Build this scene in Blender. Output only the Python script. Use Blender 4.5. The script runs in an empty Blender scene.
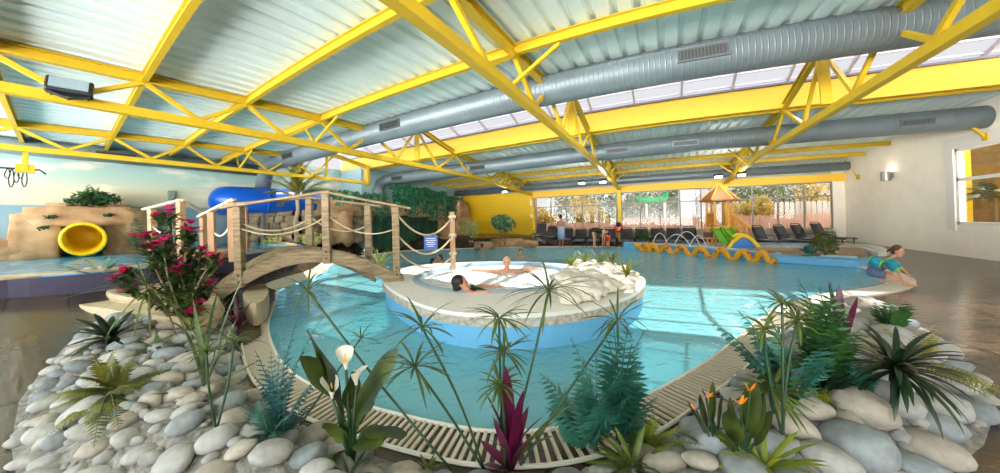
import bpy, bmesh, math, random
from mathutils import Vector, Matrix, Euler, noise
from mathutils.geometry import delaunay_2d_cdt
random.seed(7)
SC=bpy.context.scene; COL=SC.collection
PI=math.pi
def V(*a): return Vector(a)
# ------------------------------------------------------------ camera
POLY=[0.09532902815929419, -0.0007782218070368561, -9.935363131703757e-05, 2.5716985261605655e-06]
FPX,KD,CX,CY,YAW,ROLL=297.7,.1239,500.0,220.1,.4959,.0256
HC=1.6
C0=V(0,0,HC)
_F=V(-math.sin(YAW),math.cos(YAW),0); _R0=V(math.cos(YAW),math.sin(YAW),0); _U0=V(0,0,1)
_R=_R0*math.cos(ROLL)-_U0*math.sin(ROLL); _U=_U0*math.cos(ROLL)+_R0*math.sin(ROLL)
def ray(x,y):
    a=(x-CX)/FPX; b=(CY-y)/FPX; s=1+KD*(a*a+b*b)
    return _F+_R*(a*s)+_U*(b*s)
def G(x,y,z=0.0):
    """the point of height z that the photograph shows at pixel x, y"""
    d=ray(x,y); return C0+d*((z-HC)/d.z)
def W(x,y,dist):
    """the point at horizontal distance dist from the camera seen at pixel x, y"""
    d=ray(x,y); return C0+d*(dist/math.hypot(d.x,d.y))
def atY(x,y,Y): d=ray(x,y); return C0+d*(Y/d.y)
def atX(x,y,X): d=ray(x,y); return C0+d*(X/d.x)
def proj(P):
    d=Vector(P)-C0; w=d.dot(_F)
    if w<=0.05: return (-999,-999)
    u=d.dot(_R)/w; v=d.dot(_U)/w; RR=math.hypot(u,v); r=RR
    for _ in range(25): r=r-(r*(1+KD*r*r)-RR)/(1+3*KD*r*r)
    q=r/RR if RR>1e-9 else 1
    return (CX+FPX*u*q, CY-FPX*v*q)
cam=bpy.data.cameras.new('camera'); co=bpy.data.objects.new('camera',cam); COL.objects.link(co)
cam.type='PANO'; cam.panorama_type='FISHEYE_LENS_POLYNOMIAL'; cam.sensor_width=36; cam.sensor_fit='HORIZONTAL'
cam.fisheye_fov=PI; cam.fisheye_polynomial_k0=0
for i,v in enumerate(POLY): setattr(cam,'fisheye_polynomial_k%d'%(i+1),-v)
cam.shift_y=(CY-236.5)/473.0
co.matrix_world=Matrix(((_R.x,_U.x,-_F.x,0),(_R.y,_U.y,-_F.y,0),(_R.z,_U.z,-_F.z,HC),(0,0,0,1)))
cam.clip_start=.05; cam.clip_end=500
SC.camera=co
SC.view_settings.view_transform='Standard'; SC.view_settings.look='None'; SC.view_settings.gamma=1; SC.view_settings.use_curve_mapping=False
# ------------------------------------------------------------ materials
def lin(c):
    return tuple((v/12.92 if v<=.04045 else ((v+.055)/1.055)**2.4) for v in c)
MATS={}
def mat(name,col,rough=.6,metal=0,var=0,scale=8,col2=None,bump=0,bscale=30,spec=.5,objrand=0,emit=None,coat=0,stretch=None,trans=0,detail=4,thin=0):
    if name in MATS: return MATS[name]
    m=bpy.data.materials.new(name); m.use_nodes=True; nt=m.node_tree; N=nt.nodes; L=nt.links
    b=N['Principled BSDF']; c=lin(col)
    b.inputs['Base Color'].default_value=(*c,1); b.inputs['Roughness'].default_value=rough; b.inputs['Metallic'].default_value=metal
    b.inputs['Specular IOR Level'].default_value=spec; b.inputs['Coat Weight'].default_value=coat
    tc=N.new('ShaderNodeTexCoord'); out=None
    mp=N.new('ShaderNodeMapping'); L.new(tc.outputs['Object'],mp.inputs[0])
    if stretch: mp.inputs['Scale'].default_value=stretch
    if var or col2:
        no=N.new('ShaderNodeTexNoise'); no.inputs['Scale'].default_value=scale; no.inputs['Detail'].default_value=detail
        L.new(mp.outputs[0],no.inputs['Vector'])
        r=N.new('ShaderNodeValToRGB'); r.color_ramp.elements[0].position=.35; r.color_ramp.elements[1].position=.65
        if col2: c2=lin(col2)
        else: c2=tuple(min(1,v*(1+var)) for v in c); c=tuple(v*(1-var) for v in c)
        r.color_ramp.elements[0].color=(*c,1); r.color_ramp.elements[1].color=(*c2,1)
        L.new(no.outputs['Fac'],r.inputs[0]); out=r.outputs[0]
    if objrand:
        oi=N.new('ShaderNodeObjectInfo'); hs=N.new('ShaderNodeHueSaturation')
        ma=N.new('ShaderNodeMapRange'); ma.inputs['To Min'].default_value=1-objrand; ma.inputs['To Max'].default_value=1+objrand*.6
        L.new(oi.outputs['Random'],ma.inputs['Value']); L.new(ma.outputs[0],hs.inputs['Value'])
        if out: L.new(out,hs.inputs['Color'])
        else: hs.inputs['Color'].default_value=(*c,1)
        out=hs.outputs[0]
    if out: L.new(out,b.inputs['Base Color'])
    if bump:
        n2=N.new('ShaderNodeTexNoise'); n2.inputs['Scale'].default_value=bscale; n2.inputs['Detail'].default_value=3
        L.new(mp.outputs[0],n2.inputs['Vector'])
        bp=N.new('ShaderNodeBump'); bp.inputs['Strength'].default_value=bump; bp.inputs['Distance'].default_value=.02
        L.new(n2.outputs['Fac'],bp.inputs['Height']); L.new(bp.outputs[0],b.inputs['Normal'])
    if emit:
        b.inputs['Emission Color'].default_value=(*lin(emit[0]),1); b.inputs['Emission Strength'].default_value=emit[1]
    if trans:   # leaf: light passes through
        tr=N.new('ShaderNodeBsdfTranslucent'); mx=N.new('ShaderNodeMixShader'); mx.inputs[0].default_value=trans
        if out: L.new(out,tr.inputs['Color'])
        else: tr.inputs['Color'].default_value=(*c,1)
        L.new(b.outputs[0],mx.inputs[1]); L.new(tr.outputs[0],mx.inputs[2]); L.new(mx.outputs[0],N['Material Output'].inputs[0])
    MATS[name]=m; return m
def glass_mat(name,tint=(.95,.98,1),gloss=.08,bumpy=None,fres=True,rough=.0):
    m=bpy.data.materials.new(name); m.use_nodes=True; nt=m.node_tree; N=nt.nodes; L=nt.links; N.clear()
    o=N.new('ShaderNodeOutputMaterial'); t=N.new('ShaderNodeBsdfTransparent'); t.inputs[0].default_value=(*tint,1)
    g=N.new('ShaderNodeBsdfGlossy'); g.inputs['Roughness'].default_value=rough
    mx=N.new('ShaderNodeMixShader')
    if fres:
        f=N.new('ShaderNodeFresnel'); f.inputs[0].default_value=1.33; mm=N.new('ShaderNodeMath'); mm.operation='MULTIPLY_ADD'; mm.inputs[1].default_value=.9; mm.inputs[2].default_value=gloss
        L.new(f.outputs[0],mm.inputs[0]); L.new(mm.outputs[0],mx.inputs[0])
    else: mx.inputs[0].default_value=gloss
    if bumpy:
        tc=N.new('ShaderNodeTexCoord'); n=N.new('ShaderNodeTexNoise'); n.inputs['Scale'].default_value=bumpy[0]; n.inputs['Detail'].default_value=3; n.inputs['Distortion'].default_value=1.2
        L.new(tc.outputs['Object'],n.inputs['Vector']); b=N.new('ShaderNodeBump'); b.inputs['Strength'].default_value=bumpy[1]; b.inputs['Distance'].default_value=.05
        L.new(n.outputs['Fac'],b.inputs['Height']); L.new(b.outputs[0],g.inputs['Normal'])
        if fres: L.new(b.outputs[0],f.inputs['Normal'])
    L.new(t.outputs[0],mx.inputs[1]); L.new(g.outputs[0],mx.inputs[2]); L.new(mx.outputs[0],o.inputs[0])
    MATS[name]=m; return m
# ------------------------------------------------------------ mesh builder
def basis(d,up=V(0,0,1)):
    d=d.normalized()
    if abs(d.dot(up))>.98: up=V(0,1,0) if abs(d.y)<.9 else V(1,0,0)
    s=d.cross(up).normalized(); u=s.cross(d).normalized(); return d,s,u
class MB:
    def __init__(s): s.v=[]; s.f=[]
    def quad(s,a,b,c,d):
        n=len(s.v); s.v+= [Vector(a),Vector(b),Vector(c),Vector(d)]; s.f.append((n,n+1,n+2,n+3))
    def face(s,pts):
        n=len(s.v); s.v+=[Vector(p) for p in pts]; s.f.append(tuple(range(n,n+len(pts))))
    def box(s,c,size,M=None,bev=0):
        c=Vector(c); hx,hy,hz=[q/2 for q in size]; n=len(s.v)
        if bev:
            b=min(bev,hx*.9,hy*.9,hz*.9); pts=[]
            for sx in(-1,1):
                for sy in(-1,1):
                    for sz in(-1,1):
                        pts+=[(sx*hx,sy*(hy-b),sz*(hz-b)),(sx*(hx-b),sy*hy,sz*(hz-b)),(sx*(hx-b),sy*(hy-b),sz*hz)]
            bm=bmesh.new(); vs=[bm.verts.new(p) for p in pts]; bmesh.ops.convex_hull(bm,input=vs)
            bm.verts.ensure_lookup_table(); bm.verts.index_update()
            for v in bm.verts:
                p=v.co.copy(); p=(M@p if M else p)+c; s.v.append(p)
            for f in bm.faces: s.f.append(tuple(n+v.index for v in f.verts))
            bm.free(); return
        for sx in(-1,1):
            for sy in(-1,1):
                for sz in(-1,1):
                    p=V(sx*hx,sy*hy,sz*hz); s.v.append((M@p if M else p)+c)
        for f in ((0,1,3,2),(4,6,7,5),(0,4,5,1),(2,3,7,6),(0,2,6,4),(1,5,7,3)): s.f.append(tuple(n+i for i in f))
    def bar(s,a,b,w,h,up=V(0,0,1),bev=0):
        a=Vector(a);b=Vector(b); d,sd,u=basis(b-a,Vector(up)); M=Matrix((sd,d,u)).transposed()
        s.box((a+b)/2,(w,(b-a).length,h),M,bev)
    def ibeam(s,a,b,w,h,up=V(0,0,1),t=.014):
        a=Vector(a);b=Vector(b); d,sd,u=basis(b-a,Vector(up)); M=Matrix((sd,d,u)).transposed(); L=(b-a).length; c=(a+b)/2
        s.box(c+u*(h/2-t/2),(w,L,t),M); s.box(c-u*(h/2-t/2),(w,L,t),M); s.box(c,(t,L,h-2*t),M)
    def tube(s,pts,r,n=8,caps=True,flat=None):
        pts=[Vector(p) for p in pts]; rs=r if isinstance(r,(list,tuple)) else [r]*len(pts)
        base=len(s.v); pu=None
        for i,p in enumerate(pts):
            d=(pts[min(i+1,len(pts)-1)]-pts[max(i-1,0)])
            if d.length<1e-9: d=V(0,0,1)
            d,sd,u=basis(d) if pu is None else (lambda d:(d,d.cross(pu).normalized(),None))(d.normalized())
            if u is None: u=sd.cross(d).normalized()
            pu=u
            for k in range(n):
                a=2*PI*k/n; s.v.append(p+(sd*math.cos(a)+u*math.sin(a)*(flat or 1))*rs[i])
        for i in range(len(pts)-1):
            for k in range(n):
                a=base+i*n+k; b=base+i*n+(k+1)%n; s.f.append((a,b,b+n,a+n))
        if caps:
            s.f.append(tuple(base+k for k in reversed(range(n)))); s.f.append(tuple(base+(len(pts)-1)*n+k for k in range(n)))
    def lathe(s,prof,c,axis=V(0,0,1),n=24,closed=False):
        d,sd,u=basis(Vector(axis)); base=len(s.v); c=Vector(c); m=len(prof)
        for (r,z) in prof:
            for k in range(n):
                a=2*PI*k/n; s.v.append(c+d*z+(sd*math.cos(a)+u*math.sin(a))*r)
        for i in range(m-1 if not closed else m):
            for k in range(n):
                a=base+i*n+k; b=base+i*n+(k+1)%n; a2=base+((i+1)%m)*n+k; b2=base+((i+1)%m)*n+(k+1)%n; s.f.append((a,b,b2,a2))
    def ell(s,c,r,M=None,nu=10,nv=7):
        base=len(s.v); c=Vector(c); r=(r,r,r) if not isinstance(r,(tuple,list)) else r
        for i in range(nv+1):
            th=PI*i/nv
            for k in range(nu):
                a=2*PI*k/nu; p=V(r[0]*math.sin(th)*math.cos(a),r[1]*math.sin(th)*math.sin(a),r[2]*math.cos(th)); s.v.append((M@p if M else p)+c)
        for i in range(nv):
            for k in range(nu):
                a=base+i*nu+k;b=base+i*nu+(k+1)%nu; s.f.append((a,a+nu,b+nu,b))
    def prism(s,poly,z0,z1,top=True,bottom=True):
        n=len(poly); base=len(s.v)
        for p in poly: s.v.append(V(p[0],p[1],z0 if not callable(z0) else z0(*p[:2])))
        for p in poly: s.v.append(V(p[0],p[1],z1 if not callable(z1) else z1(*p[:2])))
        for i in range(n): j=(i+1)%n; s.f.append((base+i,base+j,base+n+j,base+n+i))
        if top: s.f.append(tuple(base+n+i for i in range(n)))
        if bottom: s.f.append(tuple(base+i for i in reversed(range(n))))
    def blade(s,base,az,el,L,w,droop=1.0,segs=6,fold=.25,tip=.05,roll=0,prof=None,wave=0):
        """a strap leaf: a folded strip that bends down along its length"""
        p=Vector(base); ds=L/segs; n=len(s.v); e=el
        for i in range(segs+1):
            t=i/segs
            d=V(math.cos(az)*math.cos(e),math.sin(az)*math.cos(e),math.sin(e)); sd=V(-math.sin(az),math.cos(az),0)
            if roll: sd=Matrix.Rotation(roll,3,d)@sd
            u=sd.cross(d) if False else d.cross(sd)*-1
            ww=w*(prof(t) if prof else (math.sin(PI*min(1,(t*.85+.12)))**.7))*.5
            if i==segs: ww=w*tip*.5
            wv=wave*math.sin(t*9)*w
            s.v+=[p-sd*ww+u*(ww*fold+wv),p.copy(),p+sd*ww+u*(ww*fold-wv)]
            p=p+d*ds; e-=droop/segs
        for i in range(segs):
            a=n+i*3; s.f+=[(a,a+1,a+4,a+3),(a+1,a+2,a+5,a+4)]
        return p
    def frond(s,base,az,el,L,droop,leaf,n=16,lw=.25,r=.006,segs=8,back=.0,tipdroop=0,start=.12,sweep=.5,curl=.0):
        """a feathered frond: rachis with two rows of leaflets"""
        p=Vector(base); e=el; P=[];D=[];S=[];ds=L/segs
        for i in range(segs+1):
            d=V(math.cos(az)*math.cos(e),math.sin(az)*math.cos(e),math.sin(e)); P.append(p.copy());D.append(d);S.append(V(-math.sin(az),math.cos(az),0))
            p=p+d*ds; e-=droop/segs; az+=curl/segs
        s.tube(P,[r*(1-.75*i/segs) for i in range(segs+1)],4,False)
        for i in range(n):
            t=start+(1-start)*(i+.5)/n; q=t*segs; k=min(int(q),segs-1); fr=q-k
            pp=P[k].lerp(P[k+1],fr); d=D[k].lerp(D[k+1],fr).normalized(); sd=S[k]; u=sd.cross(d)*-1; u=d.cross(sd)*-1 if False else (sd.cross(d))
            if u.z<0: u=-u
            ll=leaf*(math.sin(PI*min(1,t*.8+.2))**.8)*random.uniform(.9,1.08)
            for sg in (-1,1):
                dr=(sd*sg*1.0+d*sweep-u*random.uniform(.05,.3)).normalized(); wv=dr.cross(u).normalized()*ll*lw*.5
                a=pp; b=pp+dr*ll*.45; c=pp+dr*ll-u*ll*.12
                nn=len(s.v); s.v+=[a+wv*.5,a-wv*.5,b-wv,b+wv,c]; s.f+=[(nn,nn+1,nn+2,nn+3),(nn+3,nn+2,nn+4)]
        return P[-1]
    def build(s,name,m,parent=None,smooth=False,loc=None,bevel=0,sub=0):
        off=V(0,0,0)
        if parent is not None: off=parent.get('_w',None); off=Vector(off) if off is not None else parent_w(parent)
        elif loc is not None: off=Vector(loc)
        me=bpy.data.meshes.new(name); me.from_pydata([tuple(v-off) for v in s.v],[],s.f); me.validate(); me.update()
        if smooth: me.polygons.foreach_set('use_smooth',[True]*len(me.polygons))
        me.materials.append(m); o=bpy.data.objects.new(name,me); COL.objects.link(o)
        if parent is not None: o.parent=parent
        elif loc is not None: o.location=loc
        if bevel:
            md=o.modifiers.new('b','BEVEL'); md.width=bevel; md.segments=2; md.limit_method='ANGLE'
        if sub: md=o.modifiers.new('s','SUBSURF'); md.levels=sub; md.render_levels=sub
        return o
def parent_w(o):
    w=V(0,0,0)
    while o is not None: w+=o.location; o=o.parent
    return w
def tag(o,label,cat=None,group=None,kind=None):
    o['label']=label
    if cat: o['category']=cat
    if group: o['group']=group
    if kind: o['kind']=kind
    return o
def thing(name,label,cat,loc=(0,0,0),group=None,rz=0):
    o=bpy.data.objects.new(name,None); COL.objects.link(o); o.location=loc; o.rotation_euler=(0,0,rz); o.empty_display_size=.1
    return tag(o,label,cat,group)
def struct(o,label=None):
    o['kind']='structure'
    if label: o['label']=label
    return o
def dup(root,loc,rz=0,label=None,group=None,scale=None):
    r=root.copy(); COL.objects.link(r); r.location=loc
    r.rotation_euler=(root.rotation_euler.x,root.rotation_euler.y,rz)
    if scale: r.scale=scale if isinstance(scale,(tuple,list)) else (scale,)*3
    if label: r['label']=label
    if group: r['group']=group
    def rec(a,b):
        for ch in list(a.children):
            c=ch.copy(); COL.objects.link(c); c.parent=b; rec(ch,c)
    rec(root,r); return r
def lerp(a,b,t): return a+(b-a)*t
def smooth01(t): t=max(0,min(1,t)); return t*t*(3-2*t)
def inside(p,poly):
    x,y=p[0],p[1]; c=False; j=len(poly)-1
    for i in range(len(poly)):
        xi,yi=poly[i][:2]; xj,yj=poly[j][:2]
        if (yi>y)!=(yj>y) and x<(xj-xi)*(y-yi)/(yj-yi)+xi: c=not c
        j=i
    return c
def pdist(p,poly):
    best=1e9; P=V(p[0],p[1])
    for i in range(len(poly)):
        a=V(*poly[i][:2]); b=V(*poly[(i+1)%len(poly)][:2]); ab=b-a; t=max(0,min(1,(P-a).dot(ab)/max(ab.length_squared,1e-9)))
        best=min(best,(P-(a+ab*t)).length)
    return best
def smoothpoly(poly,it=2):
    for _ in range(it):
        q=[]
        for i in range(len(poly)):
            a=poly[i]; b=poly[(i+1)%len(poly)]
            q.append((a[0]*.75+b[0]*.25,a[1]*.75+b[1]*.25)); q.append((a[0]*.25+b[0]*.75,a[1]*.25+b[1]*.75))
        poly=q
    return poly
def smoothline(pts,it=2):
    for _ in range(it):
        q=[pts[0]]
        for i in range(len(pts)-1):
            a=Vector(pts[i]); b=Vector(pts[i+1]); q+=[a*.75+b*.25,a*.25+b*.75]
        q.append(pts[-1]); pts=q
    return [Vector(p) for p in pts]
def cdt(outer,holes,step,zf,extra=()):
    vs=[V(*p[:2]) for p in outer]; ed=[(i,(i+1)%len(outer)) for i in range(len(outer))]
    for h in holes:
        b=len(vs); vs+=[V(*p[:2]) for p in h]; ed+=[(b+i,b+(i+1)%len(h)) for i in range(len(h))]
    x0=min(p[0] for p in outer);x1=max(p[0] for p in outer);y0=min(p[1] for p in outer);y1=max(p[1] for p in outer)
    x=x0+step/2
    while x<x1:
        y=y0+step/2
        while y<y1:
            p=(x,y)
            if inside(p,outer) and pdist(p,outer)>step*.3 and not any(inside(p,h) or pdist(p,h)<step*.3 for h in holes): vs.append(V(x,y))
            y+=step
        x+=step
    r=delaunay_2d_cdt(vs,ed,[],0,1e-5)
    mb=MB(); mb.v=[V(p.x,p.y,zf(p.x,p.y)) for p in r[0]]
    for f in r[2]:
        c=(sum(r[0][i].x for i in f)/len(f),sum(r[0][i].y for i in f)/len(f))
        if inside(c,outer) and not any(inside(c,h) for h in holes): mb.f.append(tuple(f))
    return mb
# ------------------------------------------------------------ palette
YEL=mat('yellow_paint',(.77,.64,.13),.42,var=.05,scale=3,spec=.35)
YELW=mat('yellow_cladding',(.93,.76,.10),.5)
BEAM=mat('yellow_beam_paint',(.95,.75,.25),.5,spec=.25)
SHEET=mat('pale_sheet',(.88,.94,.93),.5,var=.05,scale=1.5,metal=.15)
DUCT=None
def duct_mat(name,col,axis):
    m=mat(name,col,.45,metal=.4,var=.08,scale=2)
    nt=m.node_tree;N=nt.nodes;L=nt.links;b=N['Principled BSDF']
    w=N.new('ShaderNodeTexWave'); w.wave_type='BANDS'; w.bands_direction=axis; w.inputs['Scale'].default_value=3.6; w.inputs['Distortion'].default_value=0
    tc=N.new('ShaderNodeTexCoord'); L.new(tc.outputs['Object'],w.inputs['Vector'])
    r=N.new('ShaderNodeValToRGB'); r.color_ramp.elements[0].position=.0; r.color_ramp.elements[0].color=(1,1,1,1); r.color_ramp.elements[1].position=.16; r.color_ramp.elements[1].color=(0,0,0,1)
    L.new(w.outputs['Fac'],r.inputs[0]); bp=N.new('ShaderNodeBump'); bp.inputs['Strength'].default_value=.45; bp.inputs['Distance'].default_value=.02
    L.new(r.outputs[0],bp.inputs['Height']); L.new(bp.outputs[0],b.inputs['Normal']); return m
DUCTX=duct_mat('galvanised_duct',(.46,.51,.53),'X'); DUCTYm=duct_mat('galvanised_duct_side',(.50,.56,.56),'Y')
BLK=mat('black_plastic',(.045,.05,.055),.45)
DARK=mat('dark_grille',(.10,.11,.11),.5)
WHITE=mat('white_paint',(.90,.89,.86),.5)
CREAM=mat('cream_wall',(.97,.94,.88),.8,var=.03,scale=2,bump=.05,bscale=60)
WFR=mat('window_frame_metal',(.55,.52,.48),.45,metal=.2)
ROCKM=mat('sandstone_rock',(.60,.45,.31),.85,col2=(.76,.62,.46),scale=2.2,bump=1.0,bscale=4,detail=7)
COPE=mat('cream_coping',(.86,.82,.74),.55,var=.06,scale=6,bump=.2)
LINER=mat('pool_liner',(.50,.88,.94),.55,col2=(.58,.92,.96),scale=1.2)
LINERW=mat('pool_liner_wall',(.45,.74,.92),.5)
WATER=glass_mat('pool_water',(.80,.97,1.0),.05,(4.5,1.0))
_nt=WATER.node_tree; _o=[n for n in _nt.nodes if n.type=='OUTPUT_MATERIAL'][0]; _m=[n for n in _nt.nodes if n.type=='MIX_SHADER'][0]; _t=[n for n in _nt.nodes if n.type=='BSDF_TRANSPARENT'][0]
_d=_nt.nodes.new('ShaderNodeBsdfDiffuse'); _d.inputs[0].default_value=(*lin((.58,.92,.98)),1); _x=_nt.nodes.new('ShaderNodeMixShader'); _x.inputs[0].default_value=.52
_nt.links.new(_t.outputs[0],_x.inputs[1]); _nt.links.new(_d.outputs[0],_x.inputs[2]); _nt.links.new(_x.outputs[0],_m.inputs[1])
[n for n in _nt.nodes if n.type=='MATH'][0].inputs[1].default_value=.75
GLASS=glass_mat('clear_glass',(.96,.97,.98),.03,fres=False)
# ------------------------------------------------------------ plan of the pools
MAIN=[(-8.6,3.9),(-8.0,3.3),(-7.04,2.9),(-5.61,2.14),(-4.7,1.8),(-3.6,1.5),(-2.8,1.47),(-2.11,1.57),(-1.44,1.71),(-1.07,1.81),(-.64,2.05),(-.25,2.46),(.03,2.9),(.57,3.73),(.83,4.2),(1.13,4.74),(1.75,5.9),(3.0,7.3),(4.3,8.1),(5.1,8.95),(5.5,10.0),(5.45,10.8),(5.5,11.1),(3.75,12.1),(1.7,14.0),(-.75,15.85),(-1.6,16.3),(-2.84,16.55),(-5,16.3),(-7,15.5),(-9,14.6),(-11,13.2),(-12.7,12),(-12.8,9),(-12.4,7.6),(-10.6,6.3),(-9.3,5.2),(-8.8,4.4)]
UPPER=[(-8.5,-7),(-8.5,-.9),(-8.05,.1),(-8.0,1.0),(-8.7,2.0),(-9.3,3.3),(-10,4.6),(-11.3,5.6),(-15.2,6.1),(-15.2,-7)]
BED=[(-4.35,-.4),(-5.06,-.37),(-6.3,-.12),(-7.2,.25),(-7.4,1.0),(-6.9,1.75),(-6.1,1.78),(-4.73,1.4),(-3.5,1.12),(-2.75,1.08),(-1.6,1.22),(-1.2,1.33),(-.96,1.42),(-.34,1.78),(.15,2.4),(.92,3.6),(1.5,4.6),(2.15,5.8),(3.0,6.6),(3.5,6.5),(3.45,5.8),(3.25,5),(3.05,4.2),(2.7,3.45),(2.15,2.8),(1.5,2.0),(.6,1.3),(-.5,.7),(-2,.15),(-3.5,-.35)]
WATERZ=-.02
def floorz(x,y):
    d=pdist((x,y),MAIN); ins=inside((x,y),MAIN)
    if ins: d=0
    k=min(1,d/1.3)
    a=.67*max(0,min(1,(-x-4.4)/3.8))*k
    b=.2*max(0,min(1,(x-5.5)/3))*min(1,d/1.5) if y<19 else 0
    return a+b
def floor_at(x,y):
    P=G(x,y,.1)
    for _ in range(12): P=G(x,y,(P.z+floorz(P.x,P.y))/2)
    return (P.x,P.y)
BED=[floor_at(*p) for p in ((12,446),(20,402),(45,367),(74,338),(98,324),(150,321),(205,320),(238,318))]+BED[7:-1]+[(-3.3,-.30)]
def bedz(x,y):
    if not inside((x,y),BED): return floorz(x,y)
    d=pdist((x,y),BED); return floorz(x,y)+.24*smooth01(d/.55)+.03*noise.noise(V(x*3,y*3,0))
# floor
FLOORM=mat('wet_deck_tiles',(.18,.165,.145),.2,col2=(.34,.27,.22),scale=1.6,stretch=(.5,1.6,1),bump=.3,bscale=7,detail=9)
_nt=FLOORM.node_tree; _b=_nt.nodes['Principled BSDF']; _l=_b.inputs['Base Color'].links[0].from_socket; _k=_nt.nodes.new('ShaderNodeTexBrick'); _k.offset=.5; _k.inputs['Scale'].default_value=1.0; _k.inputs['Brick Width'].default_value=1.2; _k.inputs['Row Height'].default_value=.6; _k.inputs['Mortar Size'].default_value=.012
_c=_nt.nodes.new('ShaderNodeTexCoord'); _nt.links.new(_c.outputs['Object'],_k.inputs['Vector']); _nt.links.new(_l,_k.inputs['Color1']); _nt.links.new(_l,_k.inputs['Color2']); _k.inputs['Mortar'].default_value=(*lin((.15,.13,.11)),1); _nt.links.new(_k.outputs['Color'],_b.inputs['Base Color'])
outer=[(-15.2,-7),(8.62,-7),(8.62,18.3),(-15.2,18.3)]
fl=cdt(outer,[MAIN,[(min(p[0],-8.0) if p[0]>-15.2 else -15.19,max(p[1],-6.99)) for p in UPPER]],.7,floorz).build('floor',FLOORM,smooth=True); struct(fl)
# pool shells
def shell(name,poly,ztop,zbot,zf=None,m=LINER,mw=LINERW):
    w=MB(); n=len(poly)
    for i in range(n):
        a=poly[i];b=poly[(i+1)%n]; za=ztop if zf is None else zf(*a[:2]); zb=ztop if zf is None else zf(*b[:2])
        w.quad((a[0],a[1],zbot),(b[0],b[1],zbot),(b[0],b[1],zb),(a[0],a[1],za))
    o=w.build('pool_wall',mw); struct(o)
    f=MB(); f.face([(p[0],p[1],zbot) for p in poly]); o2=f.build('pool_floor',m); struct(o2)
shell('main',MAIN,0,-1.15)
shell('upper',UPPER,.9,.1)
def water(name,poly,z,label,m=WATER,holes=()):
    if holes: mb=cdt(poly,list(holes),1.5,lambda x,y:z)
    else:
        mb=MB(); mb.face([(p[0],p[1],z) for p in poly])
    o=mb.build(name,m); tag(o,label,'water',kind='stuff'); return o
# jacuzzi island
ISL=[(-5.5,4.75),(-5.0,4.1),(-3.95,3.5),(-2.65,2.98),(-1.78,3.12),(-1.1,3.55),(-.65,4.1),(-.3,4.9),(-.2,5.9),(-.5,6.5),(-1.19,6.94),(-2.25,7.35),(-3.91,7.25),(-5.41,6.3),(-5.75,5.6)]
ISL=smoothpoly(ISL,2)
water('pool_water',MAIN,WATERZ,'turquoise rippled water of the large pool',holes=[ISL])
UW=mat('raised_pool_water',(.20,.62,.87),.12,col2=(.48,.82,.95),scale=3,stretch=(1,1,1),bump=.5,bscale=5,detail=6,spec=.35)
water('pool_water',UPPER,.88,'light blue water of the raised pool along the painted wall',UW)
TC=(-3.15,5.5); TR=1.68
circ=[(TC[0]+TR*math.cos(2*PI*i/48),TC[1]+TR*1.0*math.sin(2*PI*i/48)) for i in range(48)]
PEBW=mat('white_pebble_cladding',(.80,.78,.74),.8,col2=(.62,.58,.52),scale=14,bump=1.0,bscale=12)
PLAST=mat('white_plaster_rim',(.95,.94,.92),.45,var=.03)
isl=thing('hot_tub','raised round white hot tub full of bubbling water in the middle of the pool','hot tub',(TC[0],TC[1],0))
mb=MB(); n=len(ISL)
for i in range(n):
    a=ISL[i];b=ISL[(i+1)%n]; mb.quad((*a,-1.15),(*b,-1.15),(*b,.34),(*a,.34))
mb.build('outer_wall',LINERW,isl,smooth=True)
mb=MB(); cx,cy=TC
def off(p,d):
    v=V(p[0]-cx,p[1]-cy); v=v*(1+d/v.length); return (cx+v.x,cy+v.y)
o1=[off(p,.06) for p in ISL]; o2=[off(p,.05) for p in ISL]
for i in range(n):
    j=(i+1)%n
    mb.quad((*o1[i],.29),(*o1[j],.29),(*o2[j],.40),(*o2[i],.40)); mb.quad((*o1[j],.29),(*o1[i],.29),(*ISL[i],.29),(*ISL[j],.29))
mb.build('pebble_band',PEBW,isl).data.update()
mb=cdt(o2,[circ],.5,lambda x,y:.45+.0*x)
nn=len(mb.v)
for i in range(n):
    j=(i+1)%n; mb.quad((*o2[i],.40),(*o2[j],.40),(*o2[j],.45),(*o2[i],.45))
mb.build('deck_rim',PLAST,isl)
mb=MB(); mb.lathe([(TR+.02,.452),(TR-.03,.475),(TR-.1,.475),(TR-.14,.45),(TR-.16,.35),(TR-.18,.1),(TR-.2,-.2)],(cx,cy,0),n=64); mb.build('tub_wall',mat('tub_blue_grey',(.62,.72,.80),.35),isl,smooth=True)
FOAM=mat('foaming_water',(.84,.90,.94),.4,col2=(.99,.99,.99),scale=7,bump=.6,bscale=14,detail=8)
mb=MB(); R=TR-.15; nr,na=22,60
for i in range(nr+1):
    for k in range(na):
        a=2*PI*k/na; r=R*i/nr; x=cx+r*math.cos(a); y=cy+r*math.sin(a); h=.39+.035*noise.noise(V(x*4,y*4,1))+.025*noise.noise(V(x*11,y*11,5)); mb.v.append(V(x,y,h*(1 if i<nr else 1)))
for i in range(nr):
    for k in range(na):
        a=i*na+k;b=i*na+(k+1)%na; mb.f.append((a,b,b+na,a+na))
o=mb.build('bubbling_water',FOAM,smooth=True); tag(o,'white foaming water filling the round hot tub','water',kind='stuff')
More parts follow.
